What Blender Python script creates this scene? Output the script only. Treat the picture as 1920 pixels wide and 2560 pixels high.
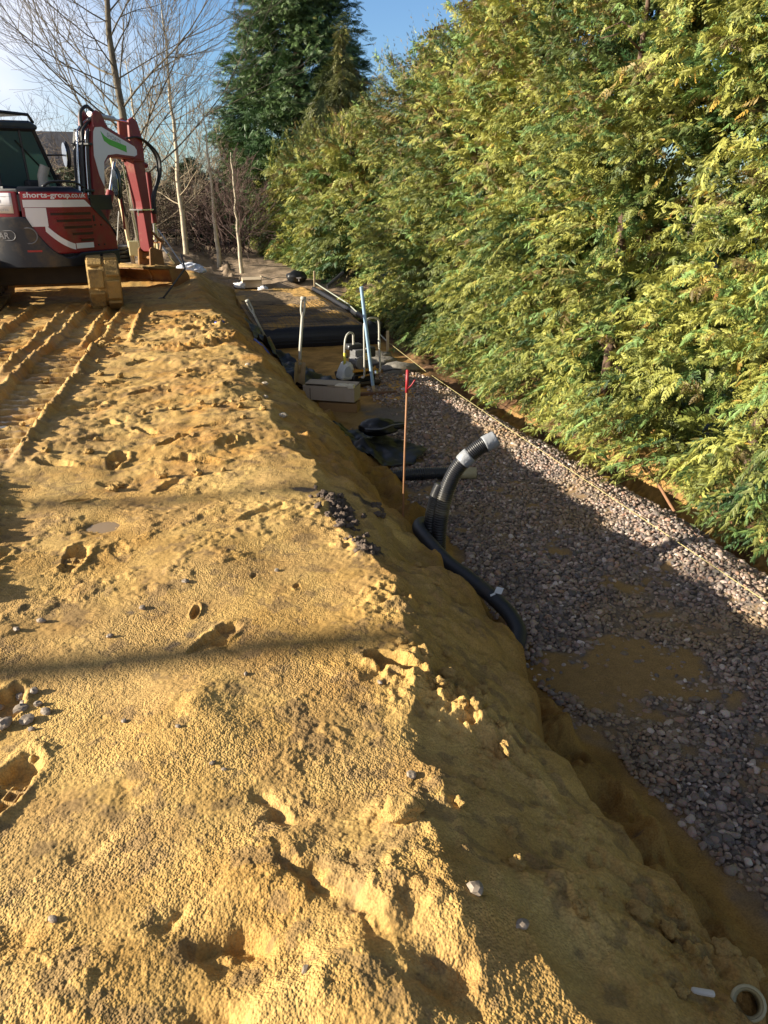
import bpy, math, random
import numpy as np
from mathutils import Vector, Matrix

for o in list(bpy.data.objects):
    bpy.data.objects.remove(o, do_unlink=True)
S = bpy.context.scene
COL = S.collection
random.seed(7)
RNG = np.random.default_rng(11)
R = math.radians

# ------------------------------------------------------------------ camera
cam_d = bpy.data.cameras.new('camera')
cam = bpy.data.objects.new('camera', cam_d)
COL.objects.link(cam)
cam.location = (0, 0, 1.5)
cam.rotation_euler = (R(90 - 22.4), 0, R(-14.6))
cam_d.sensor_fit = 'VERTICAL'
cam_d.sensor_height = 34.6
cam_d.lens = 26.0
cam_d.clip_start = 0.05
cam_d.clip_end = 3000
S.camera = cam
S.render.resolution_x = 768
S.render.resolution_y = 1024

# ------------------------------------------------------------------ sky + sun
SUN_EL = R(17.6)
sun_dir = Vector((-math.cos(SUN_EL) * 0.994, math.cos(SUN_EL) * 0.105, math.sin(SUN_EL))).normalized()
SUN_AZ = math.atan2(sun_dir.x, sun_dir.y)            # clockwise from +Y
W = bpy.data.worlds.new('World')
S.world = W
W.use_nodes = True
wt = W.node_tree
for n in list(wt.nodes):
    wt.nodes.remove(n)


def nd(t, kind, **kw):
    n = t.nodes.new(kind)
    for k, v in kw.items():
        setattr(n, k, v)
    return n


out = nd(wt, 'ShaderNodeOutputWorld')
bg = nd(wt, 'ShaderNodeBackground')
sky = nd(wt, 'ShaderNodeTexSky', sky_type='NISHITA', sun_disc=False)
sky.sun_elevation = SUN_EL
sky.sun_rotation = SUN_AZ
sky.altitude = 100
sky.air_density = 1.0
sky.dust_density = 0.6
sky.ozone_density = 1.5
# soft broken cloud over the sky, thickest towards the left of the view
tc = nd(wt, 'ShaderNodeTexCoord')
mp = nd(wt, 'ShaderNodeMapping')
mp.inputs['Scale'].default_value = (1.0, 1.0, 2.2)
nz = nd(wt, 'ShaderNodeTexNoise')
nz.inputs['Scale'].default_value = 2.1
nz.inputs['Detail'].default_value = 7
nz.inputs['Roughness'].default_value = 0.52
nz.inputs['Distortion'].default_value = 0.3
dotl = nd(wt, 'ShaderNodeVectorMath', operation='DOT_PRODUCT')
dotl.inputs[1].default_value = (-1.25, -0.1, 0.0)
addn = nd(wt, 'ShaderNodeMath', operation='ADD')
ramp = nd(wt, 'ShaderNodeValToRGB')
ramp.color_ramp.elements[0].position = 0.34
ramp.color_ramp.elements[0].color = (0, 0, 0, 1)
ramp.color_ramp.elements[1].position = 0.60
ramp.color_ramp.elements[1].color = (0.8, 0.8, 0.8, 1)
mixc = nd(wt, 'ShaderNodeMixRGB')
mixc.inputs['Color2'].default_value = (8.2, 8.3, 9.2, 1)
wt.links.new(tc.outputs['Generated'], mp.inputs['Vector'])
wt.links.new(mp.outputs['Vector'], nz.inputs['Vector'])
wt.links.new(tc.outputs['Generated'], dotl.inputs[0])
wt.links.new(nz.outputs['Fac'], addn.inputs[0])
wt.links.new(dotl.outputs['Value'], addn.inputs[1])
wt.links.new(addn.outputs[0], ramp.inputs['Fac'])
wt.links.new(ramp.outputs['Color'], mixc.inputs['Fac'])
blue = nd(wt, 'ShaderNodeMixRGB', blend_type='MULTIPLY')
blue.inputs['Fac'].default_value = 1
blue.inputs['Color2'].default_value = (0.92, 1.18, 1.52, 1)
wt.links.new(sky.outputs['Color'], blue.inputs['Color1'])
wt.links.new(blue.outputs['Color'], mixc.inputs['Color1'])
# sky dimmed overhead, above the view, to cut ambient fill and darken shade
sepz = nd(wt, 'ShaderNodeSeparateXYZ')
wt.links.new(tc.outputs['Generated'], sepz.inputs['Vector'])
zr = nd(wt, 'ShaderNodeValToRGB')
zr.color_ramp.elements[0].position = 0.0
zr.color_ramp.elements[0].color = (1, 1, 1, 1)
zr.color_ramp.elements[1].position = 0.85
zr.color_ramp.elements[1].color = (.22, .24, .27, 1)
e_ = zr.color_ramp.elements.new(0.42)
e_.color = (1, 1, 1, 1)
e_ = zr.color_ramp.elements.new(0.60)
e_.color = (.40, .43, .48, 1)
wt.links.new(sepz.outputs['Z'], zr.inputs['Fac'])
zenith_dim = nd(wt, 'ShaderNodeMixRGB', blend_type='MULTIPLY')
zenith_dim.inputs['Fac'].default_value = 1
wt.links.new(mixc.outputs['Color'], zenith_dim.inputs['Color1'])
wt.links.new(zr.outputs['Color'], zenith_dim.inputs['Color2'])
wt.links.new(zenith_dim.outputs['Color'], bg.inputs['Color'])
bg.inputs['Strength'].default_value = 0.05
wt.links.new(bg.outputs['Background'], out.inputs['Surface'])

sd = bpy.data.lights.new('sun', 'SUN')
sd.energy = 5.0
sd.angle = R(0.5)
sd.color = (1.0, 0.90, 0.73)
sun = bpy.data.objects.new('sun', sd)
sun.rotation_euler = (-sun_dir).to_track_quat('-Z', 'Y').to_euler()
COL.objects.link(sun)

S.view_settings.view_transform = 'Standard'
S.view_settings.look = 'None'
S.view_settings.gamma = 1
S.view_settings.exposure = 1.36

# ------------------------------------------------------------------ materials
MATS = {}


def mat(name, col, rough=0.6, metal=0.0, noise=0.0, nscale=20.0, bump=0.0, bscale=60.0, dirt=None, dscale=3.0, damt=0.5, spec=0.5):
    """plain procedural material: base colour broken by noise, optional dirt patches and bump"""
    if name in MATS:
        return MATS[name]
    m = bpy.data.materials.new(name)
    m.use_nodes = True
    t = m.node_tree
    b = t.nodes['Principled BSDF']
    b.inputs['Roughness'].default_value = rough
    b.inputs['Metallic'].default_value = metal
    b.inputs['Specular IOR Level'].default_value = spec
    tcn = nd(t, 'ShaderNodeTexCoord')
    c = None
    n1 = nd(t, 'ShaderNodeTexNoise')
    n1.inputs['Scale'].default_value = nscale
    n1.inputs['Detail'].default_value = 5
    t.links.new(tcn.outputs['Object'], n1.inputs['Vector'])
    mx = nd(t, 'ShaderNodeMixRGB')
    lo = [max(0, x * (1 - noise)) for x in col]
    hi = [min(1, x * (1 + noise)) for x in col]
    mx.inputs['Color1'].default_value = (*lo, 1)
    mx.inputs['Color2'].default_value = (*hi, 1)
    t.links.new(n1.outputs['Fac'], mx.inputs['Fac'])
    c = mx.outputs['Color']
    if dirt:
        n2 = nd(t, 'ShaderNodeTexNoise')
        n2.inputs['Scale'].default_value = dscale
        n2.inputs['Detail'].default_value = 8
        n2.inputs['Roughness'].default_value = 0.65
        t.links.new(tcn.outputs['Object'], n2.inputs['Vector'])
        rp = nd(t, 'ShaderNodeValToRGB')
        rp.color_ramp.elements[0].position = 0.62 - 0.3 * damt
        rp.color_ramp.elements[1].position = 0.80 - 0.2 * damt
        t.links.new(n2.outputs['Fac'], rp.inputs['Fac'])
        m2 = nd(t, 'ShaderNodeMixRGB')
        m2.inputs['Color2'].default_value = (*dirt, 1)
        t.links.new(rp.outputs['Color'], m2.inputs['Fac'])
        t.links.new(c, m2.inputs['Color1'])
        c = m2.outputs['Color']
        ma = nd(t, 'ShaderNodeMath', operation='MULTIPLY_ADD')
        ma.inputs[1].default_value = 0.85 - rough if rough < 0.85 else 0
        ma.inputs[2].default_value = rough
        t.links.new(rp.outputs['Color'], ma.inputs[0])
        t.links.new(ma.outputs[0], b.inputs['Roughness'])
    t.links.new(c, b.inputs['Base Color'])
    if bump > 0:
        n3 = nd(t, 'ShaderNodeTexNoise')
        n3.inputs['Scale'].default_value = bscale
        n3.inputs['Detail'].default_value = 4
        t.links.new(tcn.outputs['Object'], n3.inputs['Vector'])
        bp = nd(t, 'ShaderNodeBump')
        bp.inputs['Strength'].default_value = 1.0
        bp.inputs['Distance'].default_value = bump
        t.links.new(n3.outputs['Fac'], bp.inputs['Height'])
        t.links.new(bp.outputs['Normal'], b.inputs['Normal'])
    MATS[name] = m
    return m


def leaf_mat(name, transl=0.35, rough=0.55):
    m = bpy.data.materials.new(name)
    m.use_nodes = True
    t = m.node_tree
    b = t.nodes['Principled BSDF']
    at = nd(t, 'ShaderNodeAttribute', attribute_name='tint')
    b.inputs['Roughness'].default_value = rough
    b.inputs['Specular IOR Level'].default_value = 0.35
    t.links.new(at.outputs['Color'], b.inputs['Base Color'])
    tr = nd(t, 'ShaderNodeBsdfTranslucent')
    t.links.new(at.outputs['Color'], tr.inputs['Color'])
    mx = nd(t, 'ShaderNodeMixShader')
    mx.inputs['Fac'].default_value = transl
    t.links.new(b.outputs['BSDF'], mx.inputs[1])
    t.links.new(tr.outputs['BSDF'], mx.inputs[2])
    t.links.new(mx.outputs[0], t.nodes['Material Output'].inputs['Surface'])
    return m


# ------------------------------------------------------------------ numpy noise
_perm = np.random.default_rng(3).permutation(256)
_perm = np.concatenate([_perm, _perm, _perm])
_val = np.random.default_rng(4).random(256) * 2 - 1


def vnoise(x, y, seed=0):
    xi = np.floor(x).astype(int); yi = np.floor(y).astype(int)
    xf = x - xi; yf = y - yi
    sx = xf * xf * xf * (xf * (xf * 6 - 15) + 10); sy = yf * yf * yf * (yf * (yf * 6 - 15) + 10)

    def h(a, b):
        return _val[_perm[(_perm[(a + seed * 37) & 255] + b) & 255]]
    return (h(xi, yi) * (1 - sx) + h(xi + 1, yi) * sx) * (1 - sy) + (h(xi, yi + 1) * (1 - sx) + h(xi + 1, yi + 1) * sx) * sy


def fbm(x, y, f, octv=4, seed=0, gain=0.5):
    s = 0; a = 1.0
    for i in range(octv):
        c, sn = math.cos(0.6 + i), math.sin(0.6 + i)
        s = s + a * vnoise((x * c - y * sn) * f + 13.1 * i, (x * sn + y * c) * f - 7.7 * i, seed + i)
        a *= gain; f *= 2.03
    return s


def sst(a, b, x):
    t = np.clip((x - a) / (b - a), 0, 1)
    return t * t * (3 - 2 * t)


# ------------------------------------------------------------------ mesh builder
class MB:
    def __init__(self):
        self.v = []; self.f = []

    def add(self, vs, fs):
        n = len(self.v)
        self.v += [tuple(p) for p in vs]
        self.f += [tuple(i + n for i in q) for q in fs]
        return self

    def box(self, c, s, rot=None):
        vs = [Vector((x * s[0] / 2, y * s[1] / 2, z * s[2] / 2)) for x in (-1, 1) for y in (-1, 1) for z in (-1, 1)]
        if rot is not None:
            vs = [rot @ p for p in vs]
        vs = [p + Vector(c) for p in vs]
        return self.add(vs, [(0, 1, 3, 2), (4, 6, 7, 5), (0, 4, 5, 1), (2, 3, 7, 6), (0, 2, 6, 4), (1, 5, 7, 3)])

    def tube(self, pts, r, n=8, cap=True):
        pts = [Vector(p) for p in pts]
        m = len(pts)
        rs = r if hasattr(r, '__len__') else [r] * m
        vs = []
        up = None
        for i, p in enumerate(pts):
            d = (pts[min(i + 1, m - 1)] - pts[max(i - 1, 0)])
            d = d.normalized() if d.length > 1e-9 else Vector((0, 0, 1))
            if up is None:
                a = Vector((0, 0, 1)) if abs(d.z) < 0.9 else Vector((1, 0, 0))
                up = (a - d * a.dot(d)).normalized()
            else:
                up = (up - d * up.dot(d))
                up = up.normalized() if up.length > 1e-6 else d.orthogonal().normalized()
            s = d.cross(up)
            for k in range(n):
                a = 2 * math.pi * k / n
                vs.append(p + (up * math.cos(a) + s * math.sin(a)) * rs[i])
        fs = []
        for i in range(m - 1):
            for k in range(n):
                k2 = (k + 1) % n
                fs.append((i * n + k, i * n + k2, (i + 1) * n + k2, (i + 1) * n + k))
        if cap:
            fs.append(tuple(range(n))[::-1]); fs.append(tuple((m - 1) * n + k for k in range(n)))
        return self.add(vs, fs)

    def prism(self, prof, x0, x1, axis='x'):
        """profile (a,b) extruded from x0 to x1; axis x: prof=(y,z); y: prof=(x,z); z: prof=(x,y)"""
        n = len(prof)
        def mk(a, b, t):
            return (t, a, b) if axis == 'x' else ((a, t, b) if axis == 'y' else (a, b, t))
        vs = [mk(a, b, x0) for a, b in prof] + [mk(a, b, x1) for a, b in prof]
        fs = [tuple(range(n)), tuple(range(2 * n - 1, n - 1, -1))]
        for i in range(n):
            j = (i + 1) % n
            fs.append((i, n + i, n + j, j))
        return self.add(vs, fs)

    def ico(self, c, s, sub=1, jit=0.15, rot=None, seed=0, jfreq=2.0):
        import bmesh
        bm = bmesh.new()
        bmesh.ops.create_icosphere(bm, subdivisions=sub, radius=1)
        rr = random.Random(seed)
        off = [rr.uniform(-5, 5) for _ in range(3)]
        from mathutils import noise as mn
        vs = []
        for v in bm.verts:
            p = v.co.copy()
            p *= 1 + jit * (mn.noise(p * jfreq + Vector(off)) * 2 + mn.noise(p * jfreq * 2.7 + Vector(off)) * .9)
            p = Vector((p.x * s[0], p.y * s[1], p.z * s[2]))
            if rot is not None:
                p = rot @ p
            vs.append(p + Vector(c))
        fs = [tuple(v.index for v in f.verts) for f in bm.faces]
        bm.free()
        return self.add(vs, fs)

    def build(self, name, m, parent=None, smooth=False, bevel=0.0, loc=None):
        me = bpy.data.meshes.new(name)
        me.from_pydata(self.v, [], self.f)
        import bmesh
        bm = bmesh.new(); bm.from_mesh(me)
        bmesh.ops.recalc_face_normals(bm, faces=bm.faces)
        bm.to_mesh(me); bm.free()
        if smooth:
            me.polygons.foreach_set('use_smooth', [True] * len(me.polygons))
            if smooth == 'auto':
                me.set_sharp_from_angle(angle=R(40))
        o = bpy.data.objects.new(name, me)
        me.materials.append(m)
        COL.objects.link(o)
        if parent is not None:
            o.parent = parent
        if loc is not None:
            o.location = loc
        if bevel > 0:
            bv = o.modifiers.new('bevel', 'BEVEL')
            bv.width = bevel; bv.segments = 2; bv.limit_method = 'ANGLE'; bv.angle_limit = R(35)
            bv.harden_normals = False
        return o


def quads_mesh(name, verts, tint, m, parent=None):
    """verts (N,4,3), tint (N,3) -> one mesh of loose quads"""
    N = len(verts)
    me = bpy.data.meshes.new(name)
    me.vertices.add(N * 4); me.loops.add(N * 4); me.polygons.add(N)
    me.vertices.foreach_set('co', np.ascontiguousarray(verts, dtype=np.float32).ravel())
    me.loops.foreach_set('vertex_index', np.arange(N * 4, dtype=np.int32))
    me.polygons.foreach_set('loop_start', np.arange(0, N * 4, 4, dtype=np.int32))
    me.update(calc_edges=True)
    at = me.attributes.new('tint', 'FLOAT_COLOR', 'POINT')
    c = np.ones((N * 4, 4), np.float32)
    c[:, :3] = np.repeat(tint, 4, axis=0)
    at.data.foreach_set('color', c.ravel())
    me.materials.append(m)
    o = bpy.data.objects.new(name, me)
    COL.objects.link(o)
    if parent is not None:
        o.parent = parent
    return o


def empty(name, loc=(0, 0, 0), rz=0.0):
    o = bpy.data.objects.new(name, None)
    o.empty_display_size = 0.2
    o.location = loc; o.rotation_euler = (0, 0, rz)
    COL.objects.link(o)
    return o


def tag(o, label, cat=None, group=None, kind=None):
    o['label'] = label
    if cat: o['category'] = cat
    if group: o['group'] = group
    if kind: o['kind'] = kind
    return o


def smooth_path(pts, n):
    """Catmull-Rom resample"""
    P = [Vector(p) for p in pts]
    P = [P[0] * 2 - P[1]] + P + [P[-1] * 2 - P[-2]]
    m = len(P) - 3
    res = []
    for i in range(n + 1):
        t = i / n * m
        k = min(int(t), m - 1); t -= k
        a, b, c, d = P[k:k + 4]
        res.append(0.5 * ((2 * b) + (c - a) * t + (2 * a - 5 * b + 4 * c - d) * t * t + (3 * b - a - 3 * c + d) * t ** 3))
    return res


# ------------------------------------------------------------------ ground
CR_V = [-5, 0.9, 1.35, 1.8, 2.2, 2.8, 3.4, 4.4, 5.5, 6.6, 7.5, 8.6, 10.4, 13, 16, 19]
CR_U = [.70, .66, .55, .50, .68, .72, .66, .60, .56, .62, .72, .62, .54, .35, .12, .0]
BK_V = [-5, 1.0, 1.4, 2.1, 2.6, 3.1, 4.0, 5.0, 6.5, 8.5, 11, 14, 19]
BK_U = [1.25, 1.23, 1.21, 1.12, 1.24, 1.2, 1.16, 1.2, 1.16, 1.02, 1.0, 1.0, 1.1]
FT_V = [-5, 1.5, 2.1, 2.6, 3.3, 4.4, 6.0, 7, 8.0, 10, 12.0, 19]
FT_U = [1.66, 1.66, 1.64, 1.52, 1.60, 1.62, 1.66, 1.66, 1.5, 1.36, 1.32, 1.45]

# boot prints: u, v, heading, length, depth, tread
PRINTS = [(-.55, 3.30, .15, .29, .036, 1), (-.36, 3.33, -.25, .24, .011, 0), (-.565, 1.86, .3, .30, .042, 1), (-.66, 2.22, .2, .30, .045, 0),
          (.60, 2.16, -.85, .27, .075, 0),
          (-.86, 2.66, -.4, .22, .02, 0), (-.84, 2.46, -.6, .26, .035, 1),
          (-.05, 2.72, .2, .1, .035, 0), (.02, 2.50, .8, .26, .03, 0), (-.92, 4.05, -.9, .25, .03, 0), (-.45, 4.3, -1.2, .2, .025, 0),
          (-.82, 4.75, -1.0, .3, .05, 0), (-.45, 4.75, .1, .32, .06, 1), (-.30, 5.35, -.6, .28, .05, 0), (-.75, 6.1, 1.1, .32, .06, 0),
          (-.55, 5.6, -.7, .2, .04, 0), (-.1, 5.0, .8, .28, .06, 0), (.15, 5.3, 1.2, .26, .04, 0), (.0, 4.6, -1.1, .36, .05, 1), (.28, 5.9, .5, .16, .05, 0),
          (-.2, 6.6, .9, .14, .05, 0), (-.05, 6.9, .7, .12, .05, 0), (-.35, 6.4, .8, .3, .045, 0), (.35, 6.4, .9, .14, .05, 0), (-.6, 6.9, 1.2, .3, .06, 0),
          (-.4, 7.7, 1.0, .35, .05, 1), (.1, 8.2, .9, .4, .04, 1), (-.2, 8.9, 1.2, .35, .05, 0), (.2, 7.5, 1.0, .18, .04, 0), (-.65, 8.1, .3, .3, .04, 0),
          (.25, 4.9, .4, .15, .04, 0), (-.25, 5.85, .2, .12, .035, 0), (-.65, 5.2, 1.0, .14, .04, 0), (.05, 5.75, 1.3, .13, .035, 0), (-.15, 4.2, .7, .25, .03, 0),
          (.20, 2.95, .4, .06, .015, 0), (.36, 2.82, .4, .06, .02, 0), (-.9, 3.35, .5, .28, .03, 0),
          (-.1, 9.6, .8, .3, .05, 0), (.2, 9.3, .2, .25, .05, 0), (-.5, 9.4, 1.2, .4, .05, 0), (-.3, 10.3, .5, .3, .05, 0), (.1, 10.8, .9, .4, .05, 0),
          (-1.0, 5.2, .3, .22, .04, 0), (-.62, 4.05, 1.2, .16, .035, 0), (.3, 3.6, 1.0, .3, .02, 0), (-.95, 7.3, .2, .28, .04, 0), (-.8, 9.0, .6, .3, .04, 0)]


def ground_z(u, v):
    cr = np.interp(v, CR_V, CR_U) + .05 * fbm(v, v * 0, 1.7, 3, 21) + .05 * fbm(u, v, 4.0, 4, 41)
    bk = np.interp(v, BK_V, BK_U) + .075 * fbm(v, v * 0 + 3, 1.3, 5, 22) + .03 * fbm(u, v, 7, 3, 24)
    ft = np.interp(v, FT_V, FT_U) + .09 * fbm(v, v * 0 + 8, 1.6, 4, 23)
    bk = np.maximum(bk, cr + .2); ft = np.maximum(ft, bk + .16)
    far = sst(16.9, 18.0, v)
    floor = -.75 + .42 * far + .012 * fbm(u, v, 1.3, 3, 5)
    t = np.clip((u - cr) / (bk - cr), 0, 1)
    zb = -.34 + .04 * fbm(v, v * 0, .9, 2, 31)
    zs = zb * (0.86 * t + .14 * t * t)
    t2 = np.clip((u - bk) / (ft - bk), 0, 1)
    zf = zb + (floor - zb) * (.74 * sst(0, .30, t2) + .26 * t2)
    z = np.where(u < bk, zs, zf)
    # bank face: crumbly, undercut looking ledges
    face = sst(0, .25, t2) * (1 - sst(.8, 1, t2))
    z = z + face * (.07 * fbm(u, v, 4.5, 4, 51) + .035 * np.sin(v * 9 + 6 * fbm(u, v, 1.2, 2, 3)) + .025 * fbm(u, v, 9, 4, 53, .55))
    mid = sst(.1, .5, t) * (1 - sst(0, .3, t2))
    z = z + mid * (.02 * fbm(u, v, 5, 4, 61, .6) + .014 * np.clip(fbm(u, v, 12, 4, 63, .6), 0, 1) + .05 * sst(2.0, 3.2, v) * (1 - sst(5.5, 6.5, v)) * np.abs(fbm(u, v, 3.5, 4, 62)))
    # crumbled lumps at the lip
    for (lu, lv, lr, la) in [(.74, 2.08, .20, .055), (.86, 1.93, .15, .05), (.72, 3.6, .2, .05), (.76, 3.15, .15, .05), (.62, 1.55, .12, .02), (.8, 5.0, .2, .03), (.5, 8.9, .5, .05), (.3, 10.2, .6, .05), (.75, 2.6, .2, .03),
                             (1.13, 1.12, .16, .04), (1.0, 1.5, .12, .03), (.8, 1.25, .12, .03)]:
        d = np.exp(-(((u - lu) ** 2 + (v - lv) ** 2) / lr ** 2))
        z = z + d * la * (0.55 + .8 * fbm(u, v, 9, 2, 70) * fbm(u, v, 21, 3, 71) + .35 * np.abs(fbm(u, v, 26, 3, 72)))
    # right hand side of the gravel
    near = 1 - sst(7.0, 10.5, v)
    edge = np.interp(v, [-5, 3.5, 4.6, 5.7, 7.1, 9, 11], [3.28, 3.30, 3.36, 3.26, 3.12, 3.08, 3.1])
    z = np.where(u > ft, z + .09 * np.exp(-((u - edge + .12) / .22) ** 2) * near, z)
    z = np.where(u > edge, z - .2 * sst(edge + .06, edge + .22, u) * near * (1 - sst(edge + .45, edge + .75, u)), z)
    z = np.where(u > edge, z + (.05 * fbm(u, v, 3, 3, 81) + .08 * sst(edge + .6, edge + 1.4, u)) * sst(edge, edge + .3, u), z)
    # plateau
    pl = 1 - sst(cr - .25, cr + .1, u)
    near_pl = pl * (1 - sst(14, 18, v))
    z = z + near_pl * (.022 * fbm(u, v, 1.1, 2, 91) + (.004 + .008 * sst(3.5, 5, v)) * fbm(u, v, 4.5, 2, 92))
    z = z + pl * .02 * np.clip(fbm(u, v, 2.2, 4, 95), 0, 1) * sst(4.0, 5.0, v)
    z = z + pl * .015 * np.abs(fbm(u, v, 4.2, 6, 96, .62)) * sst(4.4, 5.2, v) * (1 - sst(11, 15, v)) * sst(-.15, .5, fbm(u, v, 1.0, 2, 97))
    # crust ledges crossing the plateau
    for (lv, la, u0, u1) in [(8.55, .07, -.6, .65), (9.6, .05, -.3, .6), (7.1, .035, -.2, .6)]:
        lc = lv + .2 * fbm(u, u * 0, 2.0, 3, 101) + .12 * u
        d = np.exp(-((v - lc) / .09) ** 2) * sst(u0, u0 + .3, u) * (1 - sst(u1, u1 + .2, u))
        z = z + d * la * (.35 + .7 * np.abs(fbm(u, v, 12, 5, 102, .65)))
    # soft low swells near the camera
    for (lu, lv, ru, rv, la) in [(.35, 1.28, .14, .1, .05), (.12, 1.42, .2, .1, .03), (-.05, 2.05, .12, .14, .022), (-.12, 1.95, .3, .3, .02), (.28, 1.05, .12, .16, .05), (.5, 1.2, .1, .14, .045), (.1, 1.05, .1, .1, .03), (-.35, 1.2, .15, .1, .02), (.46, 1.45, .08, .08, .03),
                               (.0, 1.20, .045, .075, -.05), (.16, 1.36, .03, .09, -.026), (-.14, 1.32, .045, .035, -.02), (.10, 1.60, .025, .05, -.024), (-.34, 1.58, .05, .05, -.016), (-.25, 1.72, .07, .05, -.012), (.28, 1.2, .04, .08, -.03), (.40, 1.02, .04, .07, -.03), (-.5, 1.36, .05, .06, -.015), (-.05, 1.05, .05, .04, -.02), (.03, 2.46, .03, .10, -.016)]:
        wu = .035 * fbm(u + lu, v, 9, 3, 98); wv = .035 * fbm(u, v + lv, 9, 3, 99)
        z = z + la * np.exp(-((u + wu - lu + .5 * (v - lv) * (la < 0)) / ru) ** 2 - ((v + wv - lv) / rv) ** 2)
    # rut berm at the left margin
    bu = np.interp(v, [1.5, 2.5, 3.2, 4.2, 5.0], [-1.4, -1.15, -.98, -1.12, -1.35])
    d = np.exp(-((u - bu) / .12) ** 2) * sst(2.4, 2.8, v) * (1 - sst(4.4, 4.9, v))
    z = z + d * (.03 + .02 * fbm(u, v, 4, 2, 112) + .05 * np.abs(fbm(u, v, 14, 4, 111)))
    z = z - .03 * np.exp(-((u + .46) / .10) ** 2 - ((v - 3.66) / .09) ** 2)
    # track marks
    for (u0, u1, va, vb, ph) in [(-1.32, -1.0, 4.6, 11.9, 0.), (-1.95, -1.72, 7.2, 11.9, .4), (-2.9, -2.55, 5, 12.5, .2), (-.92, -.72, 8.6, 11.9, .7)]:
        c = u0 + (u1 - u0) * (v - 4.0) / 8
        w = sst(va, va + .8, v) * (1 - sst(vb, vb + .3, v))
        x = (u - c) / .225
        ins = (1 - sst(.8, 1.0, np.abs(x)))
        bar = np.clip(np.sin(2 * math.pi * (v + .012 * np.sin(9 * u)) / .155 + ph * 6) * 1.6, -1, 1)
        z = z + w * ins * (-.045 + .024 * bar * (.7 + .3 * fbm(u, v, 3, 2, 120)))
        rid = np.exp(-((np.abs(x) - 1.12) / .16) ** 2)
        z = z + w * rid * (.032 + .008 * fbm(u, v, 5, 2, 122) + .022 * np.abs(fbm(u, v, 22, 4, 121, .65)))
    # boot prints
    for (pu, pv, a, L, dp, tr) in PRINTS:
        ca, sa = math.cos(a), math.sin(a)
        du = u - pu; dv = v - pv
        y = (du * sa + dv * ca) / (L / 2) + .12 * vnoise(u * 9, v * 9, int(pv * 10) % 50); x = (du * ca - dv * sa) / (L * .19 * (1.0 + .16 * np.clip(y, -1, 1)))
        r = np.sqrt(x * x + y * y) + .13 * vnoise(u * 24, v * 24, 9) + .08 * vnoise(u * 60, v * 60, 10)
        mask = 1 - sst(.72, 1.02, r)
        waist = 1.0
        z = z - dp * .8 * mask * (np.clip(.62 + .5 * sst(.05, .5, y), 0, 1.1) if tr else .75 + .25 * np.clip(y, -1, 1))
        z = z + dp * .24 * np.exp(-((r - 1.14) / .2) ** 2) * np.clip(0.5 + 1.0 * vnoise(u * 14, v * 14, 15), 0, 2)
        if tr:
            g = np.maximum(np.cos(y * 22 + x * 1.5), np.cos(x * 10 - y * 2))
            z = z + .012 * mask * sst(.62, .86, g) * (1 - sst(.05, .3, y))
    # fine crumbs
    rough_w = np.where(u < ft + .05, 1.0, .4)
    z = z + pl * .008 * np.clip(fbm(u, v, 13, 4, 137, .6) - .25, 0, 1) * sst(-.1, .5, fbm(u, v, 1.6, 2, 138))
    z = z + rough_w * ((.0008 + .003 * sst(3.8, 5, v)) * fbm(u, v, 22, 2, 131) + .0007 * vnoise(u * 78, v * 78, 133) + .0014 * vnoise(u * 160, v * 160, 135))
    z = np.where(far > 0, z + far * (.05 * fbm(u, v, 1.5, 4, 141)), z)
    z = z + .16 * np.exp(-((u - .38) / .26) ** 2) * sst(12.2, 13.6, v) * (1 - sst(16.5, 18, v)) * (1 - t2)
    # behind the excavator the sand plateau runs out into rough soil
    z = z + pl * sst(14, 15.5, v) * (.10 * np.abs(fbm(u, v, 1.4, 4, 143)))
    return z


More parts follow.
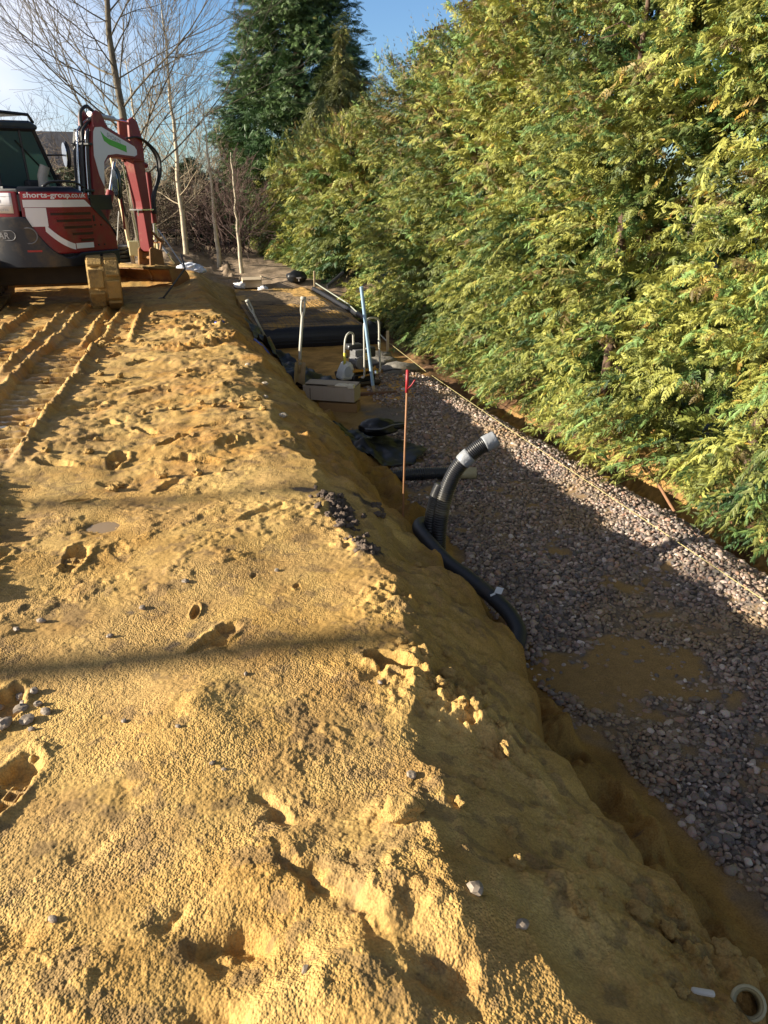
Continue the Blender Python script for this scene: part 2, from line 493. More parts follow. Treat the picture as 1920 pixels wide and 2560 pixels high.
def ground_col(u, v, z):
    n1 = fbm(u, v, 1.4, 4, 201); n2 = fbm(u, v, 6, 4, 202); n3 = fbm(u, v, 30, 2, 203)
    k = np.clip(.5 + .42 * n1 + .3 * n2, 0, 1)[..., None]
    sand = np.array([.38, .216, .055]) * (1 - k) + np.array([.55, .365, .125]) * k
    # damp orange digs
    w = sst(.30, .75, fbm(u, v, 1.9, 4, 205))[..., None] * sst(3.5, 5, v)[..., None] * .75
    sand = sand * (1 - w) + np.array([.47, .235, .05]) * w
    w = sst(.15, .6, fbm(u, v, 3.6, 4, 206))[..., None] * .35
    sand = sand * (1 - w) + np.array([.34, .20, .08]) * w
    # dark specks
    w = sst(.62, .85, fbm(u, v, 14, 3, 208))[..., None] * .5
    sand = sand * (1 - w) + np.array([.16, .105, .055]) * w
    cr = np.interp(v, CR_V, CR_U); bk = np.interp(v, BK_V, BK_U); ft = np.interp(v, FT_V, FT_U)
    # raw bank face: wetter, browner
    w = (sst(bk - .08, bk + .08, u + .1 * n2) * .85)[..., None]
    c = sand * (1 - w) + np.array([.25, .135, .030]) * (1 + .3 * n2[..., None]) * w
    w = (sst(.15, .6, fbm(u, v, 4, 4, 210)) * sst(cr + .1, cr + .3, u) * (1 - sst(bk, bk + .1, u)) * sst(2.3, 3, v))[..., None] * .5
    c = c * (1 - w) + np.array([.26, .16, .055]) * w
    # peat spills at the lip
    for (lu, lv, ru, rv) in [(.72, 3.62, .08, .26), (.74, 3.12, .06, .12), (.50, 3.92, .14, .05), (.93, 4.0, .06, .12)]:
        d = np.exp(-((u - lu) / ru) ** 2 - ((v - lv) / rv) ** 2) + .35 * n2
        w = sst(.45, .7, d)[..., None]
        c = c * (1 - w) + np.array([.085, .065, .05]) * w
    # trench floor under the stones
    fl = sst(ft + .0, ft + .15, u + .06 * n2) * (1 - sst(8.2, 8.8, v))
    gr = np.array([.15, .125, .11])
    pw = np.clip(np.exp(-((u - 2.0) / .42) ** 2 - ((v - 2.95) / .34) ** 2) + np.exp(-((u - 2.55) / .3) ** 2 - ((v - 3.75) / .12) ** 2) * .45 + sst(6.6, 7.3, v) * (1 - sst(1.75, 2.05, u + .1 * n2)) + .35 * n2, 0, 1)
    pw = sst(.15, .75, pw + .25 * fbm(u, v, 9, 3, 305))[..., None]
    flc = gr * (1 - pw) + np.array([.29, .18, .07]) * pw
    c = c * (1 - fl[..., None]) + flc * fl[..., None]
    # floor further on: trodden sand
    fl2 = (sst(ft, ft + .15, u) * sst(8.2, 8.8, v))[..., None]
    c = c * (1 - fl2) + np.array([.40, .22, .06]) * (1 + .35 * n2[..., None]) * fl2
    # leaf litter beside the hedge
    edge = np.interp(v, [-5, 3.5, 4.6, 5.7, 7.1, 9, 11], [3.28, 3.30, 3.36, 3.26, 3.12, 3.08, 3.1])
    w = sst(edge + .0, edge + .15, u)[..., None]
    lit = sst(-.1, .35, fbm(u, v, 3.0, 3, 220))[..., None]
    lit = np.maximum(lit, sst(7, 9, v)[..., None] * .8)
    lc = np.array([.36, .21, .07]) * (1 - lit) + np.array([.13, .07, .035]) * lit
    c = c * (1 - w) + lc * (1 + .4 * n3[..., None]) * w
    # soil beyond the works
    w = np.maximum(sst(16.9, 17.9, v + .4 * n2) * sst(.2, 1.0, u), sst(17.5, 21, v + n1))[..., None]
    c = c * (1 - w) + np.array([.25, .185, .125]) * (1 + .35 * n2[..., None]) * w
    # rut mud, wetter and greyer
    w = (np.exp(-((u + 1.2) / .3) ** 2) * sst(3.5, 5, v) * (1 - sst(9, 11, v)) * .45 * sst(-.3, .3, n2))[..., None]
    c = c * (1 - w) + np.array([.36, .235, .10]) * w
    return np.clip(c * (1 + .10 * n3[..., None]), .01, .9)


def build_ground():
    az0 = R(14.6)
    a_in = np.linspace(-R(44), R(44), 760)
    a_out = np.linspace(R(44), 2 * math.pi - R(44), 64)[1:-1]
    ang = np.concatenate([a_in, a_out]) + az0
    r1 = np.concatenate([np.geomspace(.62, 1.3, 230)[:-1], np.geomspace(1.3, 4.3, 620)[:-1], np.geomspace(4.3, 14, 340)])
    r2 = np.geomspace(14, 60, 130)[1:]
    r3 = np.geomspace(60, 900, 14)[1:]
    rad = np.concatenate([r1, r2, r3])
    A, Rr = np.meshgrid(ang, rad)
    u = Rr * np.sin(A); v = Rr * np.cos(A)
    vv = np.clip(v, -4, 900)
    z = ground_z(u, vv)
    col = ground_col(u, vv, z)
    nr, na = u.shape
    co = np.stack([u, v, z], -1).reshape(-1, 3)
    i = np.arange(nr - 1)[:, None] * na; j = np.arange(na)[None, :]; j2 = (j + 1) % na
    q = np.stack([i + j, i + na + j, i + na + j2, i + j2], -1).reshape(-1, 4)
    # close the hole round the camera's foot
    c0 = len(co)
    co = np.concatenate([co, [[0, 0, 0.0]]])
    me = bpy.data.meshes.new('ground')
    nq = len(q); nt = na
    me.vertices.add(len(co)); me.vertices.foreach_set('co', co.astype(np.float32).ravel())
    tri = np.stack([np.full(na, c0), np.arange(na), (np.arange(na) + 1) % na], -1)
    loops = np.concatenate([q.ravel(), tri.ravel()]).astype(np.int32)
    me.loops.add(len(loops)); me.loops.foreach_set('vertex_index', loops)
    me.polygons.add(nq + nt)
    ls = np.concatenate([np.arange(nq) * 4, nq * 4 + np.arange(nt) * 3]).astype(np.int32)
    me.polygons.foreach_set('loop_start', ls)
    me.update(calc_edges=True)
    me.polygons.foreach_set('use_smooth', np.ones(nq + nt, bool))
    at = me.attributes.new('tint', 'FLOAT_COLOR', 'POINT')
    cc = np.ones((len(co), 4), np.float32); cc[:-1, :3] = col.reshape(-1, 3)
    wet = (np.exp(-((u + 1.22) / .24) ** 2) * sst(4.2, 5.5, v) * (1 - sst(10, 12, v)) + np.exp(-((u + 1.85) / .2) ** 2) * sst(6, 8, v) * (1 - sst(10, 12, v))) * sst(-.3, .3, fbm(u, v, 2.0, 3, 230))
    cc[:-1, 3] = 1 - np.clip(wet, 0, 1).reshape(-1); cc[-1, :3] = (.5, .32, .1)
    at.data.foreach_set('color', cc.ravel())
    m = bpy.data.materials.new('sand_soil'); m.use_nodes = True
    t = m.node_tree; b = t.nodes['Principled BSDF']
    b.inputs['Roughness'].default_value = .85
    b.inputs['Specular IOR Level'].default_value = .3
    a = nd(t, 'ShaderNodeAttribute', attribute_name='tint')
    geo = nd(t, 'ShaderNodeNewGeometry')
    rgh = nd(t, 'ShaderNodeMath', operation='MULTIPLY_ADD'); rgh.inputs[1].default_value = .57; rgh.inputs[2].default_value = .28
    t.links.new(a.outputs['Alpha'], rgh.inputs[0]); t.links.new(rgh.outputs[0], b.inputs['Roughness'])
    n1 = nd(t, 'ShaderNodeTexNoise'); n1.inputs['Scale'].default_value = 150; n1.inputs['Detail'].default_value = 2
    vo = nd(t, 'ShaderNodeTexVoronoi', feature='SMOOTH_F1'); vo.inputs['Scale'].default_value = 165; vo.inputs['Smoothness'].default_value = .35; vo.inputs['Randomness'].default_value = 1
    t.links.new(geo.outputs['Position'], vo.inputs['Vector'])
    n2 = nd(t, 'ShaderNodeTexNoise'); n2.inputs['Scale'].default_value = 60; n2.inputs['Detail'].default_value = 3
    t.links.new(geo.outputs['Position'], n1.inputs['Vector']); t.links.new(geo.outputs['Position'], n2.inputs['Vector'])
    mul = nd(t, 'ShaderNodeMixRGB', blend_type='MULTIPLY'); mul.inputs['Fac'].default_value = .55
    rp = nd(t, 'ShaderNodeValToRGB')
    rp.color_ramp.elements[0].position = .32; rp.color_ramp.elements[0].color = (.55, .52, .5, 1)
    rp.color_ramp.elements[1].position = .62; rp.color_ramp.elements[1].color = (1.15, 1.15, 1.12, 1)
    t.links.new(n1.outputs['Fac'], rp.inputs['Fac'])
    t.links.new(a.outputs['Color'], mul.inputs['Color1']); t.links.new(rp.outputs['Color'], mul.inputs['Color2'])
    t.links.new(mul.outputs['Color'], b.inputs['Base Color'])
    ad = nd(t, 'ShaderNodeMath', operation='MULTIPLY_ADD'); ad.inputs[1].default_value = -.7
    t.links.new(vo.outputs['Distance'], ad.inputs[0]); t.links.new(n2.outputs['Fac'], ad.inputs[2])
    nl = nd(t, 'ShaderNodeTexNoise'); nl.inputs['Scale'].default_value = 2.6; nl.inputs['Detail'].default_value = 5; nl.inputs['Roughness'].default_value = .6
    t.links.new(geo.outputs['Position'], nl.inputs['Vector'])
    ms = nd(t, 'ShaderNodeMapRange'); ms.inputs['From Min'].default_value = .36; ms.inputs['From Max'].default_value = .62; ms.inputs['To Min'].default_value = .12; ms.inputs['To Max'].default_value = 1.0
    t.links.new(nl.outputs['Fac'], ms.inputs['Value'])
    bp = nd(t, 'ShaderNodeBump'); bp.inputs['Distance'].default_value = .0058
    t.links.new(ms.outputs['Result'], bp.inputs['Strength'])
    t.links.new(ad.outputs[0], bp.inputs['Height']); t.links.new(bp.outputs['Normal'], b.inputs['Normal'])
    me.materials.append(m)
    o = bpy.data.objects.new('ground', me); COL.objects.link(o)
    tag(o, 'yellow sand plateau with ruts and boot prints dropping into a trench', 'ground', kind='structure')


build_ground()


def gz(u, v):
    return float(ground_z(np.array([float(u)]), np.array([float(v)]))[0])


# ------------------------------------------------------------------ gravel (stuff)
def build_gravel():
    pts = []
    for (va, vb, sp) in [(.7, 3.2, .0205), (3.2, 6.0, .0225), (6.0, 10.6, .028)]:
        gu, gv = np.meshgrid(np.arange(1.35, 3.55, sp), np.arange(va, vb, sp))
        gu = gu.ravel() + RNG.uniform(-.5, .5, gu.size) * sp; gv = gv.ravel() + RNG.uniform(-.5, .5, gv.size) * sp
        pts.append(np.stack([gu, gv, np.full(gu.shape, sp)], 1))
    P = np.concatenate(pts)
    u, v, sp = P.T
    ft = np.interp(v, FT_V, FT_U)
    edge = np.interp(v, [-5, 3.5, 4.6, 5.7, 7.1, 9, 11], [3.28, 3.30, 3.36, 3.26, 3.12, 3.08, 3.1])
    n2 = fbm(u, v, 6, 4, 202); n4 = fbm(u, v, 3, 3, 301)
    keep = (u > ft + .03 + .06 * n4) & (u < edge + .06 + .06 * fbm(u, v, 5, 3, 302))
    pw = np.clip(np.exp(-((u - 2.0) / .42) ** 2 - ((v - 2.95) / .34) ** 2) + np.exp(-((u - 2.55) / .3) ** 2 - ((v - 3.75) / .12) ** 2) * .45 + sst(6.6, 7.3, v) * (1 - sst(1.75, 2.05, u + .1 * n2)) + .35 * n2, 0, 1)
    pw = pw + .3 * fbm(u, v, 9, 3, 305)
    dens = 1 - .93 * sst(.12, .8, pw)
    lim = sst(2.25, 2.5, u + .15 * n4)
    dens *= np.where(v > 7.6, lim, 1)
    dens *= 1 - sst(9.6, 10.3, v + .3 * n4)
    keep &= RNG.random(len(u)) < dens
    u, v, sp, pw = u[keep], v[keep], sp[keep], pw[keep]
    # a sprinkle fallen on the hedge bank
    N = len(u)
    z = ground_z(u, v)
    # icosphere template
    import bmesh
    bm = bmesh.new(); bmesh.ops.create_icosphere(bm, subdivisions=2, radius=1)
    T = np.array([p.co for p in bm.verts]); Fc = np.array([[x.index for x in f.verts] for f in bm.faces]); bm.free()
    bm = bmesh.new(); bmesh.ops.create_icosphere(bm, subdivisions=1, radius=1)
    T1 = np.array([p.co for p in bm.verts]); F1 = np.array([[x.index for x in f.verts] for f in bm.faces]); bm.free()
    allv = []; allf = []; allc = []; base = 0
    near = v < 4.6
    for sel, T_, F_ in ((near, T, Fc), (~near, T1, F1)):
        n = sel.sum(); k = len(T_)
        # crushed stone: clip each unit sphere by random planes
        Vt = np.repeat(T_[None], n, 0)
        for _ in range(7):
            nn = RNG.normal(size=(n, 1, 3)); nn /= np.linalg.norm(nn, axis=2, keepdims=True)
            d = RNG.uniform(.45, .8, (n, 1))
            h = (Vt * nn).sum(2) - d
            Vt = Vt - nn * np.clip(h, 0, None)[..., None]
        s = sp[sel][:, None] * np.clip(np.exp(RNG.normal(-.28, .28, (n, 1))), .4, 1.5) * np.concatenate([np.ones((n, 1)), RNG.uniform(.65, 1, (n, 1)), RNG.uniform(.42, .75, (n, 1))], 1)
        big = RNG.random(n) < .05
        s[big] *= 1.4
        Vt = Vt * s[:, None, :]
        a = RNG.uniform(0, 6.28, n); tl = RNG.normal(0, .38, n); tl2 = RNG.normal(0, .38, n)
        def rx(a):
            z0 = np.zeros(n); o1 = np.ones(n)
            return np.stack([o1, z0, z0, z0, np.cos(a), -np.sin(a), z0, np.sin(a), np.cos(a)], 1).reshape(n, 3, 3)
        def ry(a):
            z0 = np.zeros(n); o1 = np.ones(n)
            return np.stack([np.cos(a), z0, np.sin(a), z0, o1, z0, -np.sin(a), z0, np.cos(a)], 1).reshape(n, 3, 3)
        def rz(a):
            z0 = np.zeros(n); o1 = np.ones(n)
            return np.stack([np.cos(a), -np.sin(a), z0, np.sin(a), np.cos(a), z0, z0, z0, o1], 1).reshape(n, 3, 3)
        M = rx(tl) @ ry(tl2) @ rz(a)
        Vt = np.einsum('nij,nkj->nki', M, Vt)
        zz = z[sel] + RNG.uniform(.000, .014, n) - .011 * sst(.05, .5, pw[sel])
        Vt = Vt + np.stack([u[sel], v[sel], zz], 1)[:, None, :]
        f = F_[None] + (np.arange(n) * k)[:, None, None] + base
        base += n * k
        pal = np.array([[.21, .165, .13], [.16, .14, .12], [.29, .23, .185], [.11, .10, .092], [.37, .32, .27], [.25, .165, .115], [.20, .175, .145], [.52, .48, .42]])
        ci = RNG.choice(8, n, p=[.26, .19, .17, .13, .08, .07, .08, .02])
        c = pal[ci] * RNG.uniform(.75, 1.25, (n, 1)) * np.array([1.16, 1.08, 1.08])
        dust = np.clip(fbm(u[sel], v[sel], 2.2, 3, 303), 0, 1)[:, None] * .5
        c = c * (1 - dust) + np.array([.33, .22, .1]) * dust
        allv.append(Vt.reshape(-1, 3)); allf.append(f.reshape(-1, 3)); allc.append(np.repeat(c, k, 0))
    co = np.concatenate(allv); fa = np.concatenate(allf); cc = np.concatenate(allc)
    me = bpy.data.meshes.new('gravel')
    me.vertices.add(len(co)); me.vertices.foreach_set('co', co.astype(np.float32).ravel())
    me.loops.add(fa.size); me.loops.foreach_set('vertex_index', fa.ravel().astype(np.int32))
    me.polygons.add(len(fa)); me.polygons.foreach_set('loop_start', (np.arange(len(fa)) * 3).astype(np.int32))
    me.update(calc_edges=True)
    at = me.attributes.new('tint', 'FLOAT_COLOR', 'POINT')
    c4 = np.ones((len(co), 4), np.float32); c4[:, :3] = cc
    at.data.foreach_set('color', c4.ravel())
    m = bpy.data.materials.new('crushed_stone'); m.use_nodes = True
    t = m.node_tree; b = t.nodes['Principled BSDF']; b.inputs['Roughness'].default_value = .7; b.inputs['Specular IOR Level'].default_value = .4
    a = nd(t, 'ShaderNodeAttribute', attribute_name='tint'); n1 = nd(t, 'ShaderNodeTexNoise'); n1.inputs['Scale'].default_value = 120
    geo = nd(t, 'ShaderNodeNewGeometry'); t.links.new(geo.outputs['Position'], n1.inputs['Vector'])
    mul = nd(t, 'ShaderNodeMixRGB', blend_type='OVERLAY'); mul.inputs['Fac'].default_value = .35
    t.links.new(a.outputs['Color'], mul.inputs['Color1']); t.links.new(n1.outputs['Color'], mul.inputs['Color2'])
    t.links.new(mul.outputs['Color'], b.inputs['Base Color'])
    bp = nd(t, 'ShaderNodeBump'); bp.inputs['Distance'].default_value = .004
    t.links.new(n1.outputs['Fac'], bp.inputs['Height']); t.links.new(bp.outputs['Normal'], b.inputs['Normal'])
    me.materials.append(m)
    o = bpy.data.objects.new('gravel', me); COL.objects.link(o)
    tag(o, 'pinkish grey crushed stone covering the trench floor', 'gravel', kind='stuff')


build_gravel()


# ------------------------------------------------------------------ conifers
def frond_template(npairs, ang=48, lw=.36, wid=.20, droop=.25):
    """one flat feathery spray, unit length along +X: (Q,4,3)"""
    rr = np.random.default_rng(npairs)
    Q = []
    for i in range(npairs):
        s = .12 + .80 * i / max(1, npairs - 1)
        l = lw * (1 - .72 * s) * (0.55 + 1.5 * s * (1 - s) + .25)
        for sd_ in (1, -1):
            a = R(ang - 14 * s + rr.uniform(-7, 7))
            b = np.array([s, 0, -droop * s * s])
            d = np.array([math.cos(a), sd_ * math.sin(a), -.22 - .25 * s + rr.uniform(-.15, .15)]); d /= np.linalg.norm(d)
            p = np.cross(d, [0, 0, 1]); p /= np.linalg.norm(p)
            w = wid * l * .5 + .012
            Q.append([b, b + d * l * .5 + p * w + [0, 0, .02], b + d * l, b + d * l * .45 - p * w])
    b = np.array([.78, 0, -droop * .6]); t = np.array([1.04, 0, -droop * 1.15])
    Q.append([b, (b + t) / 2 + [0, .035, 0], t, (b + t) / 2 - [0, .035, 0]])
    b = np.array([0, 0, 0]); t = np.array([.85, 0, -droop * .72])
    Q.append([b, (b + t) / 2 + [0, .012, .02], t, (b + t) / 2 - [0, .012, -.02]])
    return np.array(Q)


TPL = {'fill': frond_template(5, lw=.45, wid=.40, droop=.12), 'near': frond_template(8, ang=42, lw=.34, wid=.20, droop=.10), 'mid': frond_template(6, ang=42, lw=.36, wid=.25, droop=.12), 'far': frond_template(5, lw=.42, wid=.28, droop=.15)}


def unit(a):
    return a / np.maximum(np.linalg.norm(a, axis=-1, keepdims=True), 1e-9)


def fronds(P, f, n, size, tpl):
    f = unit(f); s = unit(np.cross(n, f)); n = np.cross(f, s)
    M = np.stack([f, s, n], -1) * size[:, None, None]
    return (np.einsum('nij,qkj->nqki', M, tpl) + P[:, None, None, :]).reshape(-1, 4, 3)


def boughs(S_, d, L, nf, fsize, tpl, tint, rng, droop=.45, upn=.35, tvar=.22, hang=1.0):
    """S_: tip points (N,3), d: outward unit dirs, L lengths; nf fronds each"""
    N = len(S_)
    t = (np.arange(nf) + .5) / nf
    t = np.repeat(t[None], N, 0) * .95 + .05 + rng.uniform(-.03, .03, (N, nf))
    base = S_ - d * L[:, None]
    P = base[:, None, :] + d[:, None, :] * (L[:, None] * t)[..., None]
    P[..., 2] += -droop * L[:, None] * (t ** 2) + droop * .35 * L[:, None]
    side = unit(np.cross(d, np.array([0, 0, 1.])) + rng.normal(0, .25, (N, 3)))
    sg = np.where(np.arange(nf) % 2 == 0, 1, -1)[None, :] * np.ones((N, 1))
    ang = rng.uniform(.3, 1.25, (N, nf)) * (1.05 - .6 * t)
    f = d[:, None, :] * np.cos(ang)[..., None] + side[:, None, :] * (sg * np.sin(ang))[..., None]
    f = f + rng.normal(0, .24, f.shape)
    f[..., 2] -= droop * (.4 + .9 * t) * hang * rng.uniform(.2, 2.4, (N, nf))
    nrm = np.array([0, 0, upn]) + d[:, None, :] * .85 + rng.normal(0, .5, (N, 1, 3)) + rng.normal(0, .32, f.shape)
    size = fsize * rng.uniform(.7, 1.25, (N, nf)) * (1.1 - .4 * t)
    V = fronds(P.reshape(-1, 3), f.reshape(-1, 3), nrm.reshape(-1, 3), size.ravel(), tpl)
    q = len(tpl)
    tc_ = tint[:, None, :] * (1 + rng.normal(0, tvar, (N, nf, 1)))
    # some sprays are yellower, some browned off
    br = (rng.random((N, nf, 1)) < .025)
    tc_ = np.where(br, tc_ * np.array([1.15, .72, .6]), tc_)
    return V, np.repeat(np.clip(tc_.reshape(-1, 3), .006, .6), q, 0)


BARK = mat('conifer_bark', (.12, .075, .05), .9, noise=.4, nscale=12, bump=.01, bscale=30)
HEDGE_LEAF = leaf_mat('hedge_sprays', .13)
DARK_LEAF = leaf_mat('dark_sprays', .15)

UF_V = [0, 2.0, 3.7, 5.3, 6.4, 7.5, 8.8, 10, 12.4, 16, 17.6, 23, 34]
UF_U = [3.72, 3.62, 3.46, 3.27, 3.16, 3.06, 3.12, 3.18, 3.06, 3.15, 3.0, 2.86, 2.8]


def hedge_front(v, z, top, vc):
    f = np.interp(v, UF_V, UF_U)
    f = f + .07 * np.clip(z - .3, 0, 9) + .75 * sst(top - 1.3, top + .1, z) ** 1.5
    vs_ = (v - vc + .16 * fbm(z, z * 0 + vc, .8, 2, 404)) / 2.2
    f = f + .75 * np.clip(np.abs(vs_) * 2 - .35, 0, 1) ** 1.7 * sst(-.2, 1.2, z)
    f = f + .24 * fbm(v, z * .28, 1.7, 3, 406) * sst(-.5, .5, z)
    f = f + .22 * fbm(v, z, .9, 2, 401) + .17 * fbm(v, z * 1.2, 2.3, 2, 402)
    f = f + .12 * (1 - sst(-.55, .1, z))
    return f


def hedge_tree(vc, hw, top, lod, label, dens, yel, group, zmin=-.62, ubk=1.1):
    rng = np.random.default_rng(int(vc * 100))
    uc = float(np.interp(vc, UF_V, UF_U)) + 1.15
    root = empty('hedge_conifer', (uc, vc, gz(uc, vc)))
    tag(root, label, 'tree', group)
    tk = MB()
    x0, y0, z0 = root.location
    tk.tube([(0, 0, -.1), (.03, .02, 1.2), (-.02, .04, 2.6), (.02, 0, top - z0 - .3)], [.075, .06, .035, .010], 8)
    rr = random.Random(int(vc * 10))
    for i in range(16):
        h = rr.uniform(.2, top - .6); a = rr.uniform(-math.pi, math.pi); l = rr.uniform(.25, .5)
        tk.tube([(0, 0, h), (math.cos(a) * l * .5, math.sin(a) * l * .5, h + .15), (math.cos(a) * l, math.sin(a) * l, h + .1)], [.014, .009, .004], 5)
    tk.build('trunk', BARK, root, smooth=True)
    Vs = []; Ts = []
    tpl = TPL[lod]
    nf, fs, bl = {'near': (24, .078, (.22, .42)), 'mid': (21, .094, (.24, .46)), 'far': (13, .17, (.34, .6))}[lod]

    def tint_of(p, n):
        k = np.clip(.5 + .5 * fbm(p[:, 1], p[:, 2], 1.1, 3, 411) + rng.normal(0, .30, n), 0, 1)[:, None]
        c = np.array([.065, .10, .024]) * (1 - k) + np.array([.35, .35, .074]) * k
        g = (rng.random((n, 1)) < .22)
        c = np.where(g, c * np.array([.55, .85, 1.1]), c)
        up = np.clip((p[:, 2:3] - .8) / 3.0, 0, 1) * yel
        b = rng.random((n, 1)) < (.03 + .34 * up)
        c = np.where(b, np.array([.185, .135, .04]) * rng.uniform(.6, 1.2, (n, 1)), c)
        return c

    # front face, its lower fringe and its crown
    A = 2 * hw * (top - zmin)
    for depth, frac in ((0, 1.5), (.2, 1.1), (.45, .5), (.85, .3)):
        n = int(A * dens * frac)
        v = vc + hw * rng.uniform(-1.08, 1.08, n); z = rng.uniform(zmin, top, n)
        ragged = top - .75 * np.abs((v - vc) / hw) ** 1.4 + .35 * fbm(v, v * 0, 2.5, 2, 412)
        k = z < ragged
        # darker hollows between the boughs
        hole = fbm(v, z, 1.5, 3, 415)
        if depth < .3:
            k &= rng.random(n) > np.maximum(sst(.22, .5, hole) * .92, sst(.35, .6, fbm(v + 9, z, 3.4, 2, 416)) * .8)
        v, z = v[k], z[k]; n = len(v)
        u = hedge_front(v, z, top, vc) + depth + rng.uniform(-.1, .12, n)
        P = np.stack([u, v, z], 1)
        sl = np.clip((z - (top - 1.0)) / 1.0, 0, 1)
        d = np.stack([-np.ones(n), rng.normal(-.10, .55, n), rng.normal(.25, .45, n) + 1.1 * sl + .65 * np.clip((z - .8) / 2.5, 0, 1)], 1)
        d = unit(d)
        L = rng.uniform(bl[0], bl[1], n)
        dp_ = depth > .3
        V, T = boughs(P, d, L, 11 if dp_ else nf, fs * 1.7 if dp_ else fs, TPL['far'] if dp_ else tpl, tint_of(P, n), rng, droop=.26, upn=.25, tvar=.17, hang=1.9)
        Vs.append(V); Ts.append(T)
    n = int(A * 66)
    v = vc + hw * rng.uniform(-1.1, 1.1, n); z = rng.uniform(zmin, top - .35, n)
    P = np.stack([hedge_front(v, z, top, vc) + .72 + rng.uniform(0, .5, n), v, z], 1)
    d = unit(np.stack([-np.ones(n), rng.normal(0, .6, n), rng.normal(0, .5, n)], 1))
    V, T = boughs(P, d, np.full(n, .42), 10, .19, TPL['fill'], tint_of(P, n), rng)
    Vs.append(V); Ts.append(T)
    # low fringe sweeping down over the ground
    n = int(2 * hw * dens * 1.1)
    v = vc + hw * rng.uniform(-1.05, 1.05, n); z = rng.uniform(zmin - .03, zmin + .35, n)
    P = np.stack([hedge_front(v, z, top, vc) + rng.uniform(-.12, .1, n), v, z], 1)
    d = unit(np.stack([-np.ones(n), rng.normal(-.1, .5, n), rng.normal(-.25, .3, n)], 1))
    V, T = boughs(P, d, rng.uniform(bl[0], bl[1], n) * 1.2, nf, fs, tpl, tint_of(P, n), rng, droop=.25, upn=.3)
    Vs.append(V); Ts.append(T)
    # back of the tree (other side of the hedge) and the leaders
    n = int(A * 18)
    v = vc + hw * rng.uniform(-1, 1, n); z = rng.uniform(zmin + .3, top, n)
    u = uc + rng.uniform(.0, ubk, n) * np.clip(1.1 - .6 * z / top, .3, 1)
    P = np.stack([u, v, z], 1)
    d = unit(np.stack([np.sign(u - uc - .4), rng.normal(0, .6, n), rng.normal(.3, .3, n)], 1))
    V, T = boughs(P, d, np.full(n, .5), 9, .27, TPL['fill'], tint_of(P, n), rng)
    Vs.append(V); Ts.append(T)
    n = int(34 * hw)
    v = vc + hw * rng.uniform(-1, 1, n); u = uc - .25 + rng.uniform(-.45, .45, n)
    z = top - .25 - .5 * np.abs((v - vc) / hw) ** 1.5 + rng.uniform(0, .55, n) ** 1.5
    P = np.stack([u, v, z], 1)
    d = unit(np.stack([rng.normal(-.2, .25, n), rng.normal(0, .25, n), np.ones(n)], 1))
    V, T = boughs(P, d, rng.uniform(.45, .9, n), 12, fs * .8, tpl, tint_of(P, n), rng, droop=.05)
    Vs.append(V); Ts.append(T)
    quads_mesh('crown', np.concatenate(Vs) - np.array([x0, y0, z0]), np.concatenate(Ts), HEDGE_LEAF, root)
    return root


HG = 'conifers forming the tall hedge along the trench'
for (vc, hw, top, lod, dens, yel, label) in [
    (1.0, 1.05, 4.3, 'mid', 24, .1, 'yellow green hedge conifer nearest the camera, mostly beyond the right edge of the photo'),
    (3.0, 1.1, 4.2, 'near', 46, .1, 'bright yellow green hedge conifer at the right edge of the photo'),
    (5.05, 1.1, 4.35, 'near', 46, .15, 'dense yellow green hedge conifer right of the silver duct end, second from the right'),
    (7.1, 1.1, 4.15, 'near', 42, .3, 'full yellow green hedge conifer bulging low over the gravel behind the bent duct'),
    (9.1, 1.1, 4.35, 'mid', 36, .75, 'bronze tinged hedge conifer just right of the red topped rod in the photo'),
    (11.2, 1.1, 4.2, 'mid', 36, .9, 'browned ragged topped hedge conifer behind the plate compactor'),
    (13.3, 1.1, 4.05, 'mid', 34, 1.0, 'brownish hedge conifer with wispy top, right of the blue rake handle'),
    (15.05, .75, 3.9, 'mid', 34, .8, 'olive hedge conifer at the left end of the tall shaggy hedge')]:
    hedge_tree(vc, hw, top, lod, label, dens, yel, HG)
for (vc, hw, top, label) in [
    (18.7, 1.05, 3.35, 'clipped olive conifer of the lower far hedge, the nearest one beside the grid covered sand'),
    (20.7, 1.3, 3.35, 'clipped olive conifer of the lower far hedge, second after the dark gap'),
    (23.3, 1.4, 3.3, 'clipped olive conifer of the lower far hedge, third after the dark gap'),
    (26.1, 1.5, 3.3, 'clipped olive conifer of the lower far hedge, next to the one at its far end'),
    (29.0, 1.5, 3.1, 'clipped olive conifer at the far end of the hedge beside the slim birch')]:
    hedge_tree(vc, hw, top, 'far', label, 26, .75, 'clipped conifers of the lower far hedge', zmin=-.3)


